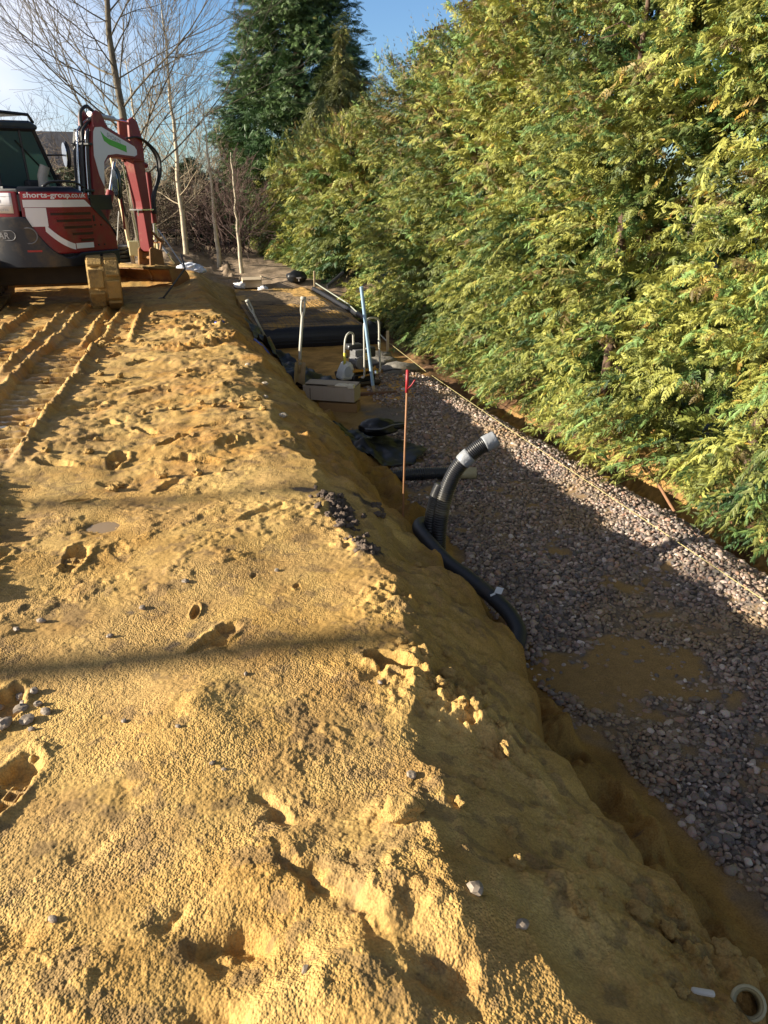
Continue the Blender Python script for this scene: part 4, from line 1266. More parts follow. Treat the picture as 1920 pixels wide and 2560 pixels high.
    lvr = MB(); lvr.tube([(-.3, .62, 1.3), (-.28, .60, 1.85)], .015, 6); lvr.tube([(-.6, .62, 1.3), (-.62, .60, 1.85)], .015, 6); lvr.box((-.45, .75, 1.7), (.5, .06, .18)); lvr.build('controls', BLACK, cab, bevel=.01)
    ex = MB(); ex.tube([(.20, .02, 1.55), (.20, .02, 1.75), (.235, .06, 1.88)], [.075, .07, .068], 14); ex.build('exhaust_stack', mat('grey_stack', (.30, .275, .235), .5, noise=.2), root, smooth='auto')
    wp = MB(); wp.tube([(.006 + x1, .0, zt - .2), (.012 + x1, .55, 1.75)], .012, 5); wp.build('wiper', BLACK, cab)

    def mirror(p, arm0, s, name, backm):
        mr = MB(); mr.ico((0, 0, 0), (s * .55, .035, s), 2, 0, None)
        hold = mr.build(name, backm, root, smooth=True); hold.location = p; hold.rotation_euler = (0, 0, R(-25))
        gm = MB(); gm.prism([(.44 * s * math.cos(a) * 1.0, .84 * s * math.sin(a)) for a in np.linspace(0, 6.283, 25)[:-1]], -.043, -.036, 'y')
        gm.build('mirror_glass', STEEL, hold)
        ar = MB(); ar.tube([Vector(arm0) - Vector(p), Vector((0, .03, 0))], .013, 6); ar.build('mirror_arm', BLACK, hold)
    mirror((.10, .66, 2.05), (-.2, .45, 2.05), .20, 'cab_mirror', BLACK)
    mirror((1.02, .62, 1.66), (.98, .70, 1.2), .23, 'side_mirror', mat('green_black_plastic', (.02, .035, .03), .3))
    sp2 = MB(); sp2.tube([(.98, .70, 1.02), (1.0, .68, 1.45)], .016, 6); sp2.build('mirror_post', RED, root)

    # --- boom in the plane x = bx
    bx = .16; BW = .138
    ZK = lambda z: z if z < 2.05 else 2.05 + (z - 2.05) * .68
    sw = MB(); sw.prism([(.72, .62), (.72, 1.10), (.95, 1.18), (1.10, 1.0), (1.10, .72), (.95, .6)], bx - .16, bx + .16); sw.build('swing_bracket', DARKMUD, root, bevel=.02)
    def boompts(off):
        return None
    def resample(pl, n):
        pl = [Vector(p) for p in pl]; ds = [0]
        for a, b in zip(pl[:-1], pl[1:]): ds.append(ds[-1] + (b - a).length)
        return [(float(np.interp(ds[-1] * k / n, ds, [p.x for p in pl])), float(np.interp(ds[-1] * k / n, ds, [p.y for p in pl]))) for k in range(n + 1)]
    hi_ = resample([(.76, 1.0), (.89, 1.5), (.94, 2.0), (.99, 2.30), (1.04, 2.44), (1.11, 2.52), (1.20, 2.535), (1.6, 2.39), (2.08, 2.23)], 36)
    lo_ = resample([(1.10, 1.0), (1.14, 1.5), (1.19, 1.88), (1.24, 1.98), (1.32, 2.03), (1.5, 2.05), (2.08, 2.03)], 36)
    prof = hi_ + lo_[::-1]
    bm2 = MB(); bm2.prism(prof, bx - BW, bx + BW)
    boom = bm2.build('boom', ARMRED, root, bevel=.012)
    # boom decal, white, right side and left side
    dprof = [(1.09, 2.44), (1.20, 2.47), (1.6, 2.335), (1.94, 2.22), (1.985, 2.17), (1.98, 2.10), (1.92, 2.075), (1.5, 2.095), (1.30, 2.07), (1.20, 1.97), (1.14, 1.62), (1.06, 1.78), (1.0, 2.05), (1.02, 2.25), (1.05, 2.38)]
    dd = MB(); dd.prism(dprof, bx + BW + .001, bx + BW + .006); dd.prism(dprof, bx - BW - .006, bx - BW - .001); dd.build('boom_decal', WHITE, boom)
    sw_ = [(1.20, 2.40), (1.25, 2.27), (1.36, 2.215), (1.74, 2.125), (1.74, 2.22), (1.55, 2.26), (1.36, 2.30), (1.27, 2.34)]
    dd = MB(); dd.prism(sw_, bx + BW + .0065, bx + BW + .009); dd.build('green_leaf_decal', GREEN, boom)
    vs, fs = text_mesh('SHORTS', .085, .001)
    an = R(-19)
    dd = MB(); dd.add([(bx + BW + .0075, 1.32 + x * math.cos(an) - y * math.sin(an), 2.335 + x * math.sin(an) + y * math.cos(an)) for x, y, z in vs], fs); dd.build('boom_lettering', GREYTXT, boom)
    # hoses up the back of the boom
    for k, (hx, r, dy) in enumerate([(-.10, .020, .05), (-.055, .014, .04), (-.02, .014, .05), (.02, .016, .045), (.055, .013, .04), (.095, .018, .05), (-.14, .018, .02), (-.035, .02, .09), (.04, .022, .09)]):
        pts = [(bx + hx * 1.25, hi_[i][0] - dy, hi_[i][1]) for i in range(2, 22, 2)]
        pts = [(bx + hx * .6, .86, 1.15 + .02 * k)] + pts
        if k > 6: pts = pts + [(bx + hx, hi_[24][0] - .02, hi_[24][1] + .07), (bx + hx, hi_[27][0], hi_[27][1] + .04)]
        h = MB(); h.tube(smooth_path(pts, 40), r, 7); h.build('hose', RUBBER if k % 3 != 1 else STEEL, boom, smooth=True)
    for i in (8, 17):
        cl = MB(); cl.box((bx, hi_[i][0] - .05, hi_[i][1]), (.34, .09, .035)); cl.build('hose_clamp', BLACK, boom, bevel=.008)
    cyl = MB(); cyl.tube([(bx, 1.08, .92), (bx, 1.42, 1.55)], .065, 12); cyl.build('boom_cylinder', ARMRED, root, smooth='auto')
    cyl = MB(); cyl.tube([(bx, 1.40, 1.50), (bx, 1.60, 1.98)], .032, 10); cyl.build('boom_cylinder_rod', STEEL, root, smooth='auto')
    # head plates on the hump carrying the arm cylinder
    for sx in (-.13, .13):
        pl_ = MB(); pl_.prism([(1.06, 2.44), (1.08, 2.62), (1.16, 2.68), (1.26, 2.65), (1.36, 2.47)], bx + sx - .018, bx + sx + .018); pl_.build('cylinder_lug', ARMRED, boom, bevel=.006)
    lp = MB(); lp.tube(smooth_path([(bx - .02, 1.0, 2.42), (bx - .02, 1.0, 2.63), (bx, 1.12, 2.73), (bx, 1.26, 2.67)], 16), .028, 8); lp.build('hose', RUBBER, boom, smooth=True)
    cyl = MB(); cyl.tube([(bx, 1.17, 2.91), (bx, 1.68, 2.86)], .055, 14); cyl.build('arm_cylinder', mat('grey_cylinder', (.42, .42, .43), .35, noise=.1), root, smooth='auto')
    cyl = MB(); cyl.tube([(bx, 1.66, 2.862), (bx, 2.0, 2.82)], .03, 12); cyl.build('arm_cylinder_rod', STEEL, root, smooth='auto')
    # --- arm
    EL = Vector((bx, 2.36, 2.22)); TIPA = Vector((bx, 2.50, .62))
    ap = [(2.24, 2.90), (2.36, 2.93), (2.50, 2.66), (2.56, 2.24), (2.60, 1.3), (2.58, .56), (2.44, .56), (2.36, 1.3), (2.25, 2.05), (2.22, 2.4)]
    am = MB(); 
    for sx in (-.10, .10):
        am.prism([(2.24, 2.86), (2.34, 2.93), (2.44, 2.85), (2.52, 2.5), (2.52, 2.0), (2.24, 2.0), (2.22, 2.4)], bx + sx - .025, bx + sx + .025)
    am.prism([(2.25, 2.12), (2.53, 2.22), (2.57, 1.3), (2.55, .60), (2.44, .60), (2.36, 1.4)], bx - .10, bx + .10)
    arm = am.build('arm', ARMRED, root, bevel=.012)
    ww = MB(); ww.tube([(bx - .12, 2.26, 1.95), (bx - .125, 2.32, 1.40), (bx - .12, 2.44, .66)], .012, 6); ww.build('arm_pipe', STEEL, arm)
    st_ = MB(); st_.box((bx, 2.47, 1.27), (.26, .33, .02)); st_.box((bx + .05, 2.30, 1.22), (.012, .012, .09)); st_.build('hose_strap', STEEL, arm)
    for k, (hx, b) in enumerate(((.13, .10), (.15, .16), (.10, .2))):
        h = MB(); h.tube(smooth_path([(bx + hx * .7, 2.0, 2.42), (bx + hx, 2.42, 2.5), (bx + hx + .03, 2.62 + b, 2.2), (bx + hx + .03, 2.70 + b * .8, 1.85), (bx + hx, 2.66, 1.5), (bx + hx - .02, 2.64, 1.2)], 40), .02, 7); h.build('hose', RUBBER, arm, smooth=True)
    cy = MB(); cy.tube([(bx, 2.72, 1.85), (bx, 2.74, 1.05)], .05, 12); cy.tube([(bx, 2.70, 1.95), (bx, 2.55, 2.0)], .04, 8); cy.build('bucket_cylinder', ARMRED, arm, smooth='auto')
    cy = MB(); cy.tube([(bx, 2.74, 1.08), (bx, 2.74, .74)], .026, 10); cy.build('bucket_cylinder_rod', STEEL, arm, smooth='auto')
    lk = MB()
    for sx in (-.10, .10):
        lk.tube([(bx + sx, 2.53, .92), (bx + sx, 2.76, .74)], .022, 6); lk.tube([(bx + sx, 2.76, .74), (bx + sx, 2.64, .46)], .025, 6)
    lk.tube([(bx - .13, 2.76, .74), (bx + .13, 2.76, .74)], .025, 8); lk.tube([(bx - .13, 2.52, .60), (bx + .13, 2.52, .60)], .035, 10)
    lk.build('bucket_link', RUST, root, smooth='auto')
    hi = MB()
    for sx in (-.12, .12): hi.prism([(2.40, .64), (2.46, .68), (2.72, .60), (2.74, .30), (2.36, .30)], bx + sx - .015, bx + sx + .015)
    hi.box((bx, 2.5, .36), (.22, .2, .05)); hi.tube([(bx - .13, 2.48, .5), (bx + .13, 2.48, .5)], .03, 8)
    hi.build('quick_hitch', RUST, root, bevel=.006)
    for o in list(root.children):
        if o.name.split('.')[0] in ('arm', 'arm_cylinder', 'arm_cylinder_rod'):
            for q in [o] + list(o.children):
                if o.name.split('.')[0] == 'arm' and q is not o and q.name.startswith('bucket_cyl'):
                    continue
                for vv_ in q.data.vertices:
                    vv_.co.z = ZK(vv_.co.z)
    # --- wide grading bucket, mouth towards the machine
    bw0, bw1 = bx - .82, bx + .54
    arc = [(2.32, .335), (2.62, .33), (2.78, .27), (2.86, .16), (2.84, .05), (2.72, -.02), (2.44, -.03)]
    arc = [(p.y, p.z) for p in smooth_path([(0, a, b) for a, b in arc], 24)]
    inn = []
    for i, (a, b) in enumerate(arc):
        p0 = arc[max(0, i - 1)]; p1 = arc[min(len(arc) - 1, i + 1)]
        d = Vector((p1[0] - p0[0], p1[1] - p0[1])).normalized()
        inn.append((a - (-d.y) * -.018 * 1.0, b + d.x * -.018) if False else (a + d.y * .018, b - d.x * .018))
    bk = MB(); bk.prism(arc + inn[::-1], bw0, bw1)
    bucket = bk.build('bucket', RUST, root, smooth='auto')
    for xx in (bw0, bw1):
        e = MB(); e.prism(arc, xx - .012, xx + .012); e.build('end_plate', RUST, bucket)
    for xx in (bx - .25, bx + .25):
        e = MB(); e.prism(inn[4:] + [(a - (.025 if j > 3 else .02), b) for j, (a, b) in enumerate(inn[4:][::-1])] , xx - .01, xx + .01); e.build('rib', mat('worn_rib', (.42, .25, .10), .5), bucket)
    rg = MB(); rg.box(((bw0 + bw1) / 2, 2.42, .35), (1.36, .22, .03)); rg.ico((bx - .3, 2.42, .365), (.45, .09, .025), 3, .3, None, 3, 4); rg.ico((bx + .2, 2.42, .365), (.3, .08, .022), 3, .3, None, 5, 4)
    rg.build('sand_crust', SANDY, bucket, smooth=True)
    ed = MB(); ed.box(((bw0 + bw1) / 2, 2.40, -.03), (1.38, .12, .02)); ed.build('cutting_edge', CAST, bucket)
    for o in root.children:
        if o.name.split('.')[0] in ('arm', 'bucket', 'quick_hitch', 'bucket_link'):
            o.location.y -= .34
    return root


excavator()


# ------------------------------------------------------------------ things in and beside the trench
def at(u, v, dz=0.0):
    return (u, v, gz(u, v) + dz)


CORR = bpy.data.materials.new('duct_plastic'); CORR.use_nodes = True
_t = CORR.node_tree; _b = _t.nodes['Principled BSDF']; _b.inputs['Roughness'].default_value = .38
_a = nd(_t, 'ShaderNodeAttribute', attribute_name='tint'); _t.links.new(_a.outputs['Color'], _b.inputs['Base Color'])
SILVER = mat('silver_tape', (.24, .25, .265), .4, noise=.15, nscale=25, bump=.006, bscale=30)


def set_tint(o, fn):
    me = o.data
    a = me.attributes.new('tint', 'FLOAT_COLOR', 'POINT')
    c = np.ones((len(me.vertices), 4), np.float32)
    for i, v in enumerate(me.vertices):
        c[i, :3] = fn(v.co)
    a.data.foreach_set('color', c.ravel())


def corrugated(name, path, r, pitch, parent, tint, amp=.09, hollow=False, n=22):
    pts = smooth_path(path, 400)
    L = sum((pts[i + 1] - pts[i]).length for i in range(len(pts) - 1))
    m = int(L / pitch * 6)
    pts = smooth_path(path, m)
    rad = [r * (1 + amp * (1 if (i % 6) in (1, 2, 3) else -1 if (i % 6) == 5 else -.4) * .5) for i in range(m + 1)]
    mb = MB(); mb.tube(pts, rad, n, cap=not hollow)
    o = mb.build(name, CORR, parent, smooth=True)
    if hollow:
        so = o.modifiers.new('wall', 'SOLIDIFY'); so.thickness = .005; so.offset = -1
    set_tint(o, tint)
    return o


def stain(z0, z1, base=(.016, .016, .018), st=(.34, .29, .16)):
    def f(co):
        w = max(0., min(1., (co.z - z0) / .04)) * max(0., min(1., (z1 - co.z) / .12))
        w *= .15 + .4 * (math.sin(co.z * 90 + co.x * 40) * .5 + .5) * (.6 + .4 * math.sin(co.y * 60))
        w *= 1 if co.y < 0.02 else .4
        return [base[k] * (1 - w) + st[k] * w for k in range(3)]
    return f


d1 = empty('bent_duct', (1.47, 4.2, -.62)); tag(d1, 'tall black corrugated duct curving up, with silver tape round its end', 'duct')
dp = [(-.01, 0, -.12), (-.02, 0, .0), (-.015, 0, .22), (.02, 0, .42), (.09, 0, .575), (.20, -.02, .69), (.32, -.03, .755)]
corrugated('pipe', dp, .047, .0125, d1, stain(.26, .44))
sp = smooth_path(dp, 100)
t1 = MB(); t1.tube(sp[90:101] + [sp[100] + (sp[100] - sp[99]) * .5], [.050, .052, .051, .052, .051, .0525, .051, .051, .050, .050, .048, .025], 16); t1.build('tape_end', SILVER, d1, smooth=True)
t1 = MB(); t1.tube(sp[71:79], [.050, .0515, .051, .052, .051, .0515, .051, .050], 16); t1.build('tape_band', SILVER, d1, smooth=True)
d2 = empty('short_duct', (1.405, 4.24, -.62)); tag(d2, 'shorter black corrugated duct standing against the tall bent one', 'duct')
corrugated('pipe', [(0, 0, -.12), (-.005, 0, .0), (.0, 0, .22), (.03, -.005, .38), (.06, -.01, .46)], .038, .0125, d2, stain(.24, .42))
tw = MB(); tw.tube(smooth_path([(.055, -.05, .36), (.06, -.055, .45), (.075, -.05, .50), (.085, -.045, .46), (.075, -.05, .40)], 20), .006, 6); tw.build('draw_cord', mat('cream_rope', (.45, .33, .17), .8), d2, smooth=True)

dr = empty('drain_pipe', (1.42, 3.7, -.55)); tag(dr, 'matt dark blue black drain pipe snaking down the bank below the ducts', 'pipe')
NAVY = mat('dull_navy_plastic', (.022, .026, .034), .55, noise=.25, nscale=10, dirt=(.08, .06, .035), dscale=3, damt=.12)
path = []
for (u, v, dz) in [(1.44, 4.40, -.50), (1.36, 4.36, -.46), (1.29, 4.20, -.43), (1.30, 3.98, -.44), (1.34, 3.78, -.47), (1.41, 3.62, -.50), (1.48, 3.48, -.54), (1.53, 3.34, -.58), (1.54, 3.22, -.62), (1.50, 3.14, -.65), (1.43, 3.10, -.68)]:
    path.append((u - 1.42 + .03, v - 3.7, (max(gz(u, v) + .03, dz) if v > 3.13 else dz) + .55))
mb = MB(); mb.tube(smooth_path(path, 90), .042, 16); mb.build('pipe', NAVY, dr, smooth=True)
tg = MB(); tg.box((0, 0, 0), (.045, .002, .038), Matrix.Rotation(R(20), 3, 'Y')); tg.box((-.035, 0, -.02), (.03, .002, .012), Matrix.Rotation(R(-20), 3, 'Y'))
tg.build('paper_tag', mat('white_paper', (.78, .80, .84), .6), dr, loc=(path[6][0] + .03, path[6][1] - .05, path[6][2] + .05))

hp = empty('flat_duct', at(1.95, 5.86)); tag(hp, 'black corrugated duct lying across the gravel with a sandy cut end', 'duct')
corrugated('pipe', [(-.42, .08, .01), (-.2, .05, .045), (.05, .0, .052), (.26, -.06, .055), (.36, -.09, .055)], .05, .014, hp,
           lambda co: (.42, .37, .22) if co.x > .20 + .01 * math.sin(co.z * 80) else (.016, .018, .022), hollow=True)

cp = empty('cut_duct', at(1.115, .955, .035)); tag(cp, 'open cream coloured duct end poking from the sand at the bottom right corner', 'duct')
corrugated('pipe', [(.075, .10, -.14), (.04, .045, -.075), (.0, 0, .0)], .034, .016, cp, lambda co: (.36, .31, .17), amp=.26, hollow=True)

rd = empty('marker_rod', at(1.2, 4.16, -.1)); tag(rd, 'thin rusty steel rod with red hooked cap stuck in the bank', 'rod')
mb = MB(); mb.tube([(0, 0, -.15), (.01, 0, .5), (.02, 0, .90)], .0065, 8); mb.build('rod', mat('rusty_rod', (.28, .135, .06), .7, noise=.4, nscale=25), rd, smooth=True)
mb = MB(); mb.tube([(.018, 0, .86), (.022, 0, .99)], .0095, 8); mb.tube(smooth_path([(.02, -.005, .885), (.04, -.01, .90), (.06, -.012, .93), (.062, -.012, .93)], 10), .005, 8)
mb.build('red_cap', mat('red_plastic_cap', (.34, .022, .028), .5), rd, smooth=True)

# --- string line and its pegs
st = MB(); st.tube([(3.02, 1.9, -.60), (3.05, 4.0, -.625), (3.02, 6.7, -.62), (3.06, 9.6, -.64), (3.08, 11.6, -.60)], .0028, 5)
tag(st.build('string_line', mat('yellow_string', (.40, .34, .15), .8)), 'taut pale yellow builder string running along the gravel edge', 'string')
st = MB(); st.tube([(3.08, 11.62, -.60), (3.04, 14.3, -.36), (2.98, 17.4, -.30)], .011, 5)
tag(st.build('edge_cable', mat('pale_cable', (.30, .32, .26), .6)), 'pale cable along the right edge of the grid covered sand', 'cable')
for (u, v, h, lab) in [(3.08, 11.6, .30, 'short wooden peg holding the string behind the plate compactor'), (2.97, 17.5, .42, 'pale wooden peg beside the far black bag')]:
    pg = MB(); pg.prism([(-.018, -.2), (.018, -.2), (.018, h), (.0, h + .012), (-.018, h)], -.018, .018); pg.build('peg', mat('pale_wood', (.50, .38, .22), .75, noise=.2, nscale=15))
    o = bpy.data.objects[-1] if False else COL.objects[-1]
    o.location = at(u, v); o.name = 'wooden_peg'; tag(o, lab, 'peg', 'wooden pegs along the string')

# --- reinforced sand block with black grid
def grid_block():
    root = empty('reinforced_sand_bed', (2.1, 12.25, -.76)); tag(root, 'raised bed of brown sand wrapped in black grid mesh across the trench', 'earthwork')
    nu, nv = 60, 120
    us = np.linspace(-.95, .92, nu); vs_ = np.linspace(0, 5.4, nv)
    Ug, Vg = np.meshgrid(us, vs_)
    lft = -.12 * sst(0, 5, Vg) * 0
    Z = .335 + .02 * fbm(Ug, Vg, 1.5, 3, 501) + .012 * fbm(Ug, Vg, 6, 3, 502) - .05 * (1 - sst(0, .16, Vg)) - .10 * sst(.62, .92, Ug) + .05 * sst(-.6, -.95, Ug) * 0
    co = np.stack([Ug, Vg, Z], -1).reshape(-1, 3)
    V = [tuple(p) for p in co]; Fq = []
    for i in range(nv - 1):
        for j in range(nu - 1):
            a = i * nu + j; Fq.append((a, a + 1, a + nu + 1, a + nu))
    mb = MB(); mb.add(V, Fq)
    # skirt: right side, back and left
    for (seq) in ([i * nu + nu - 1 for i in range(nv)], [(nv - 1) * nu + j for j in range(nu)], [i * nu for i in range(nv)]):
        n0 = len(mb.v)
        for q in seq:
            x, y, z = V[q]; mb.v.append((x, y, z)); mb.v.append((x + (.10 if x > .9 else (-.1 if x < -.94 else 0)), y, -.1))
        for k in range(len(seq) - 1): mb.f.append((n0 + 2 * k, n0 + 2 * k + 2, n0 + 2 * k + 3, n0 + 2 * k + 1))
    o = mb.build('sand_fill', CORR, root, smooth=True)
    m = mat('bed_sand', (.5, .5, .5), .9)
    mm = bpy.data.materials.new('bed_sand_tint'); mm.use_nodes = True
    t = mm.node_tree; b = t.nodes['Principled BSDF']; b.inputs['Roughness'].default_value = .9
    a = nd(t, 'ShaderNodeAttribute', attribute_name='tint'); n1 = nd(t, 'ShaderNodeTexNoise'); n1.inputs['Scale'].default_value = 30; n1.inputs['Detail'].default_value = 6
    mul = nd(t, 'ShaderNodeMixRGB', blend_type='OVERLAY'); mul.inputs['Fac'].default_value = .5
    t.links.new(a.outputs['Color'], mul.inputs['Color1']); t.links.new(n1.outputs['Fac'], mul.inputs['Color2']); t.links.new(mul.outputs['Color'], b.inputs['Base Color'])
    bp = nd(t, 'ShaderNodeBump'); bp.inputs['Distance'].default_value = .02; t.links.new(n1.outputs['Fac'], bp.inputs['Height']); t.links.new(bp.outputs['Normal'], b.inputs['Normal'])
    o.data.materials.clear(); o.data.materials.append(mm)

    def tint(c):
        w = float(sst(.05, .35, fbm(np.array([c.x]), np.array([c.y]), 1.6, 4, 511)[0] + .35 * (c.x > .2) - .1))
        a_ = np.array([.24, .16, .08]); b_ = np.array([.50, .29, .075])
        return a_ * (1 - w) + b_ * w
    set_tint(o, tint)
    GRID = mat('black_grid_plastic', (.012, .013, .018), .45)
    fc = MB()   # wrapped front face, bulging a little
    prof = [(-.0, -.05), (-.05, .08), (-.055, .17), (-.04, .26), (.0, .302), (.10, .322), (.10, .31), (.01, .29), (-.02, .17), (0, -.05)]
    fc.prism(prof, -.98, .98)
    fo = fc.build('wrapped_face', mat('black_membrane', (.010, .011, .016), .5, noise=.3, nscale=4), root, smooth='auto')
    g = MB()
    zf = lambda x, y: float(np.interp(y, [0, .16], [.295, .342]) + .02 * fbm(np.array([x]), np.array([y]), 1.5, 3, 501)[0] - .10 * sst(.62, .92, np.array([x]))[0]) + .012
    xs = np.arange(-.92, .95, .075)
    for x in xs:
        g.tube([(x, y, zf(x, y)) for y in np.linspace(0.02, 2.6 + .8 * math.sin(x * 3), 16)], .0035, 3, cap=False)
    for y in np.arange(.05, 3.2, .085):
        g.tube([(x, y, zf(x, y)) for x in np.linspace(-.92, .30 + .4 * math.sin(y * 1.7), 12)], .0035, 3, cap=False)
    for x in xs: g.tube([(x, a - .004, b) for a, b in [(.0, -.02), (-.054, .08), (-.06, .17), (-.045, .26), (0, .306)]], .006, 3, cap=False)
    for (a, b) in [(-.055, .09), (-.062, .14), (-.06, .19), (-.048, .25)]: g.tube([(-.95, a, b), (.95, a, b)], .006, 3, cap=False)
    g.build('geogrid', GRID, root)
    ed = MB(); ed.tube(smooth_path([(.93, .1, .30), (.97, 1.2, .31), (.96, 2.6, .29), (.93, 4.0, .30), (.85, 5.3, .33)], 30), .05, 7); ed.build('rolled_edge', mat('black_membrane', (0, 0, 0), .5), root, smooth=True)


grid_block()

# black membrane sheet lying against the bank
def membrane(name, u0, v0, pts, label, mat_, seed, lump=.06):
    """draped sheet over the ground, outline pts [(du,dv)] with thickness"""
    n = 34
    us = [p[0] for p in pts]; vs_ = [p[1] for p in pts]
    gx, gy = np.meshgrid(np.linspace(min(us), max(us), n), np.linspace(min(vs_), max(vs_), n))
    def inside(x, y):
        c = False; j = len(pts) - 1
        for i in range(len(pts)):
            if (pts[i][1] > y) != (pts[j][1] > y) and x < (pts[j][0] - pts[i][0]) * (y - pts[i][1]) / (pts[j][1] - pts[i][1]) + pts[i][0]: c = not c
            j = i
        return c
    Z = ground_z(gx + u0, gy + v0) + .015 + lump * np.abs(fbm(gx + u0, gy + v0, 2.6, 4, seed)) + .35 * lump * np.abs(fbm(gx + u0 + gy, gy + v0 - gx, 8, 2, seed + 1))
    z0 = gz(u0, v0)
    mb = MB(); mb.v = [(float(x), float(y), float(z) - z0) for x, y, z in zip(gx.ravel(), gy.ravel(), Z.ravel())]
    for i in range(n - 1):
        for j in range(n - 1):
            if inside((gx[i, j] + gx[i, j + 1]) / 2, (gy[i, j] + gy[i + 1, j]) / 2):
                a = i * n + j; mb.f.append((a, a + 1, a + n + 1, a + n))
    used = sorted({i for f in mb.f for i in f}); mp_ = {a: i for i, a in enumerate(used)}
    mb.v = [mb.v[a] for a in used]; mb.f = [tuple(mp_[i] for i in f) for f in mb.f]
    o = mb.build(name, mat_, None, smooth=True, loc=(u0, v0, z0))
    so = o.modifiers.new('thickness', 'SOLIDIFY'); so.thickness = .006
    ss = o.modifiers.new('smooth', 'SUBSURF'); ss.levels = 1; ss.render_levels = 1
    return tag(o, label, 'sheet')


SHEET = mat('black_sheet', (.005, .0055, .007), .45, noise=.3, nscale=6)
membrane('membrane_sheet', 1.35, 9.9, [(-.34, 1.75), (.10, 1.35), (.30, .5), (.48, -.45), (.40, -1.1), (.02, -1.2), (-.26, -.9), (-.40, 0), (-.42, 1.0), (-.45, 1.6)], 'black plastic sheet rumpled along the foot of the bank by the shovel', SHEET, 601, .10)
membrane('membrane_sheet', 1.72, 6.75, [(-.34, .62), (.05, .5), (.34, .10), (.40, -.22), (.18, -.5), (-.10, -.5), (-.34, -.1)], 'black plastic sheet spread beneath the black bag on the gravel', SHEET, 611, .04)
bg_ = empty('black_bag', at(1.78, 7.05, .06)); tag(bg_, 'shiny black plastic bag with a pinched corner on the gravel', 'bag')
mb = MB(); mb.ico((0, 0, .09), (.19, .14, .085), 4, .11, None, 5, 1.5); mb.ico((.15, -.03, .10), (.13, .06, .04), 4, .06, None, 8, 1.5); mb.build('bag', SHEET, bg_, smooth=True)
mb = MB(); mb.tube(smooth_path([(-.16, -.10, .11), (-.02, -.155, .115), (.12, -.10, .13), (.25, -.05, .12)], 20), .008, 5); mb.build('bag_seam', mat('pale_seam', (.12, .12, .13), .4), bg_, smooth=True)

# --- shovels
HANDLE = mat('grey_fibre_handle', (.42, .40, .34), .55, noise=.25, nscale=14, dirt=(.25, .16, .06), dscale=8, damt=.2)
BLADE = mat('sandy_blade', (.30, .20, .09), .6, noise=.4, nscale=12)


def shovel(base, top, label, bl_):
    b = Vector(base); t = Vector(top)
    root = empty('shovel', base); tag(root, label, 'shovel', 'shovels left in the trench')
    d = (t - b); L = d.length; d.normalize(); s = d.cross(Vector((0, 1, 0))).normalized(); n = s.cross(d)
    def p(x, y, z): return s * x + n * y + d * z
    mb = MB(); mb.tube([p(0, 0, .30), p(.004, .01, .5), p(0, 0, L - .16)], [.021, .018, .017], 10); mb.build('shaft', HANDLE, root, smooth=True)
    mb = MB()
    mb.tube(smooth_path([p(0, 0, L - .22), p(-.018, 0, L - .14), p(-.016, 0, L - .02)], 8), .0135, 8); mb.tube(smooth_path([p(0, 0, L - .22), p(.018, 0, L - .14), p(.016, 0, L - .02)], 8), .0135, 8)
    mb.tube([p(-.030, 0, L - .01), p(.030, 0, L - .01)], .022, 10); mb.build('grip', HANDLE, root, smooth=True)
    mb = MB(); vs = []
    for i in range(9):
        for j in range(7):
            x = (j - 3) / 3 * .065; z = .33 - i * .036
            w = 1 if i > 0 else .92
            vs.append(p(x * w, -.03 + .035 * (1 - abs(j - 3) / 3) + .02 * (i / 8), z))
    fs = [(i * 7 + j, i * 7 + j + 1, i * 7 + j + 8, i * 7 + j + 7) for i in range(8) for j in range(6)]
    mb.add(vs, fs); o = mb.build('blade', BLADE, root, smooth=True)
    so = o.modifiers.new('thickness', 'SOLIDIFY'); so.thickness = .004
    mb = MB(); mb.tube([p(0, .005, .20), p(0, 0, .36)], [.012, .023], 8); mb.build('socket', BLADE, root, smooth=True)


shovel((1.27, 8.85, -.62), (1.385, 8.95, .42), 'shovel with pale grey shaft standing upright beside the cardboard box', 0)
shovel((1.33, 11.55, -.75), (.965, 11.5, .10), 'shovel leaning left against the grid covered sand bed', 0)

# --- rake with blue pole
rk = empty('rake', at(2.19, 8.9, .02)); tag(rk, 'long rake with pale blue pole standing on its head', 'rake')
mb = MB(); mb.tube([(-.01, 0, .10), (-.14, .0, 1.25)], .021, 12); mb.build('pole', mat('pale_blue_paint', (.30, .44, .58), .4, noise=.12, nscale=10), rk, smooth='auto')
mb = MB(); mb.tube([(.005, 0, .0), (-.01, 0, .11)], [.014, .02], 10); mb.build('ferrule', mat('pale_wood', (0, 0, 0)), rk, smooth=True)
mb = MB(); mb.box((.03, 0, -.0), (.52, .05, .035)); mb.build('rake_head', mat('dark_wet_wood', (.13, .06, .028), .6, noise=.3, nscale=10), rk, bevel=.006)

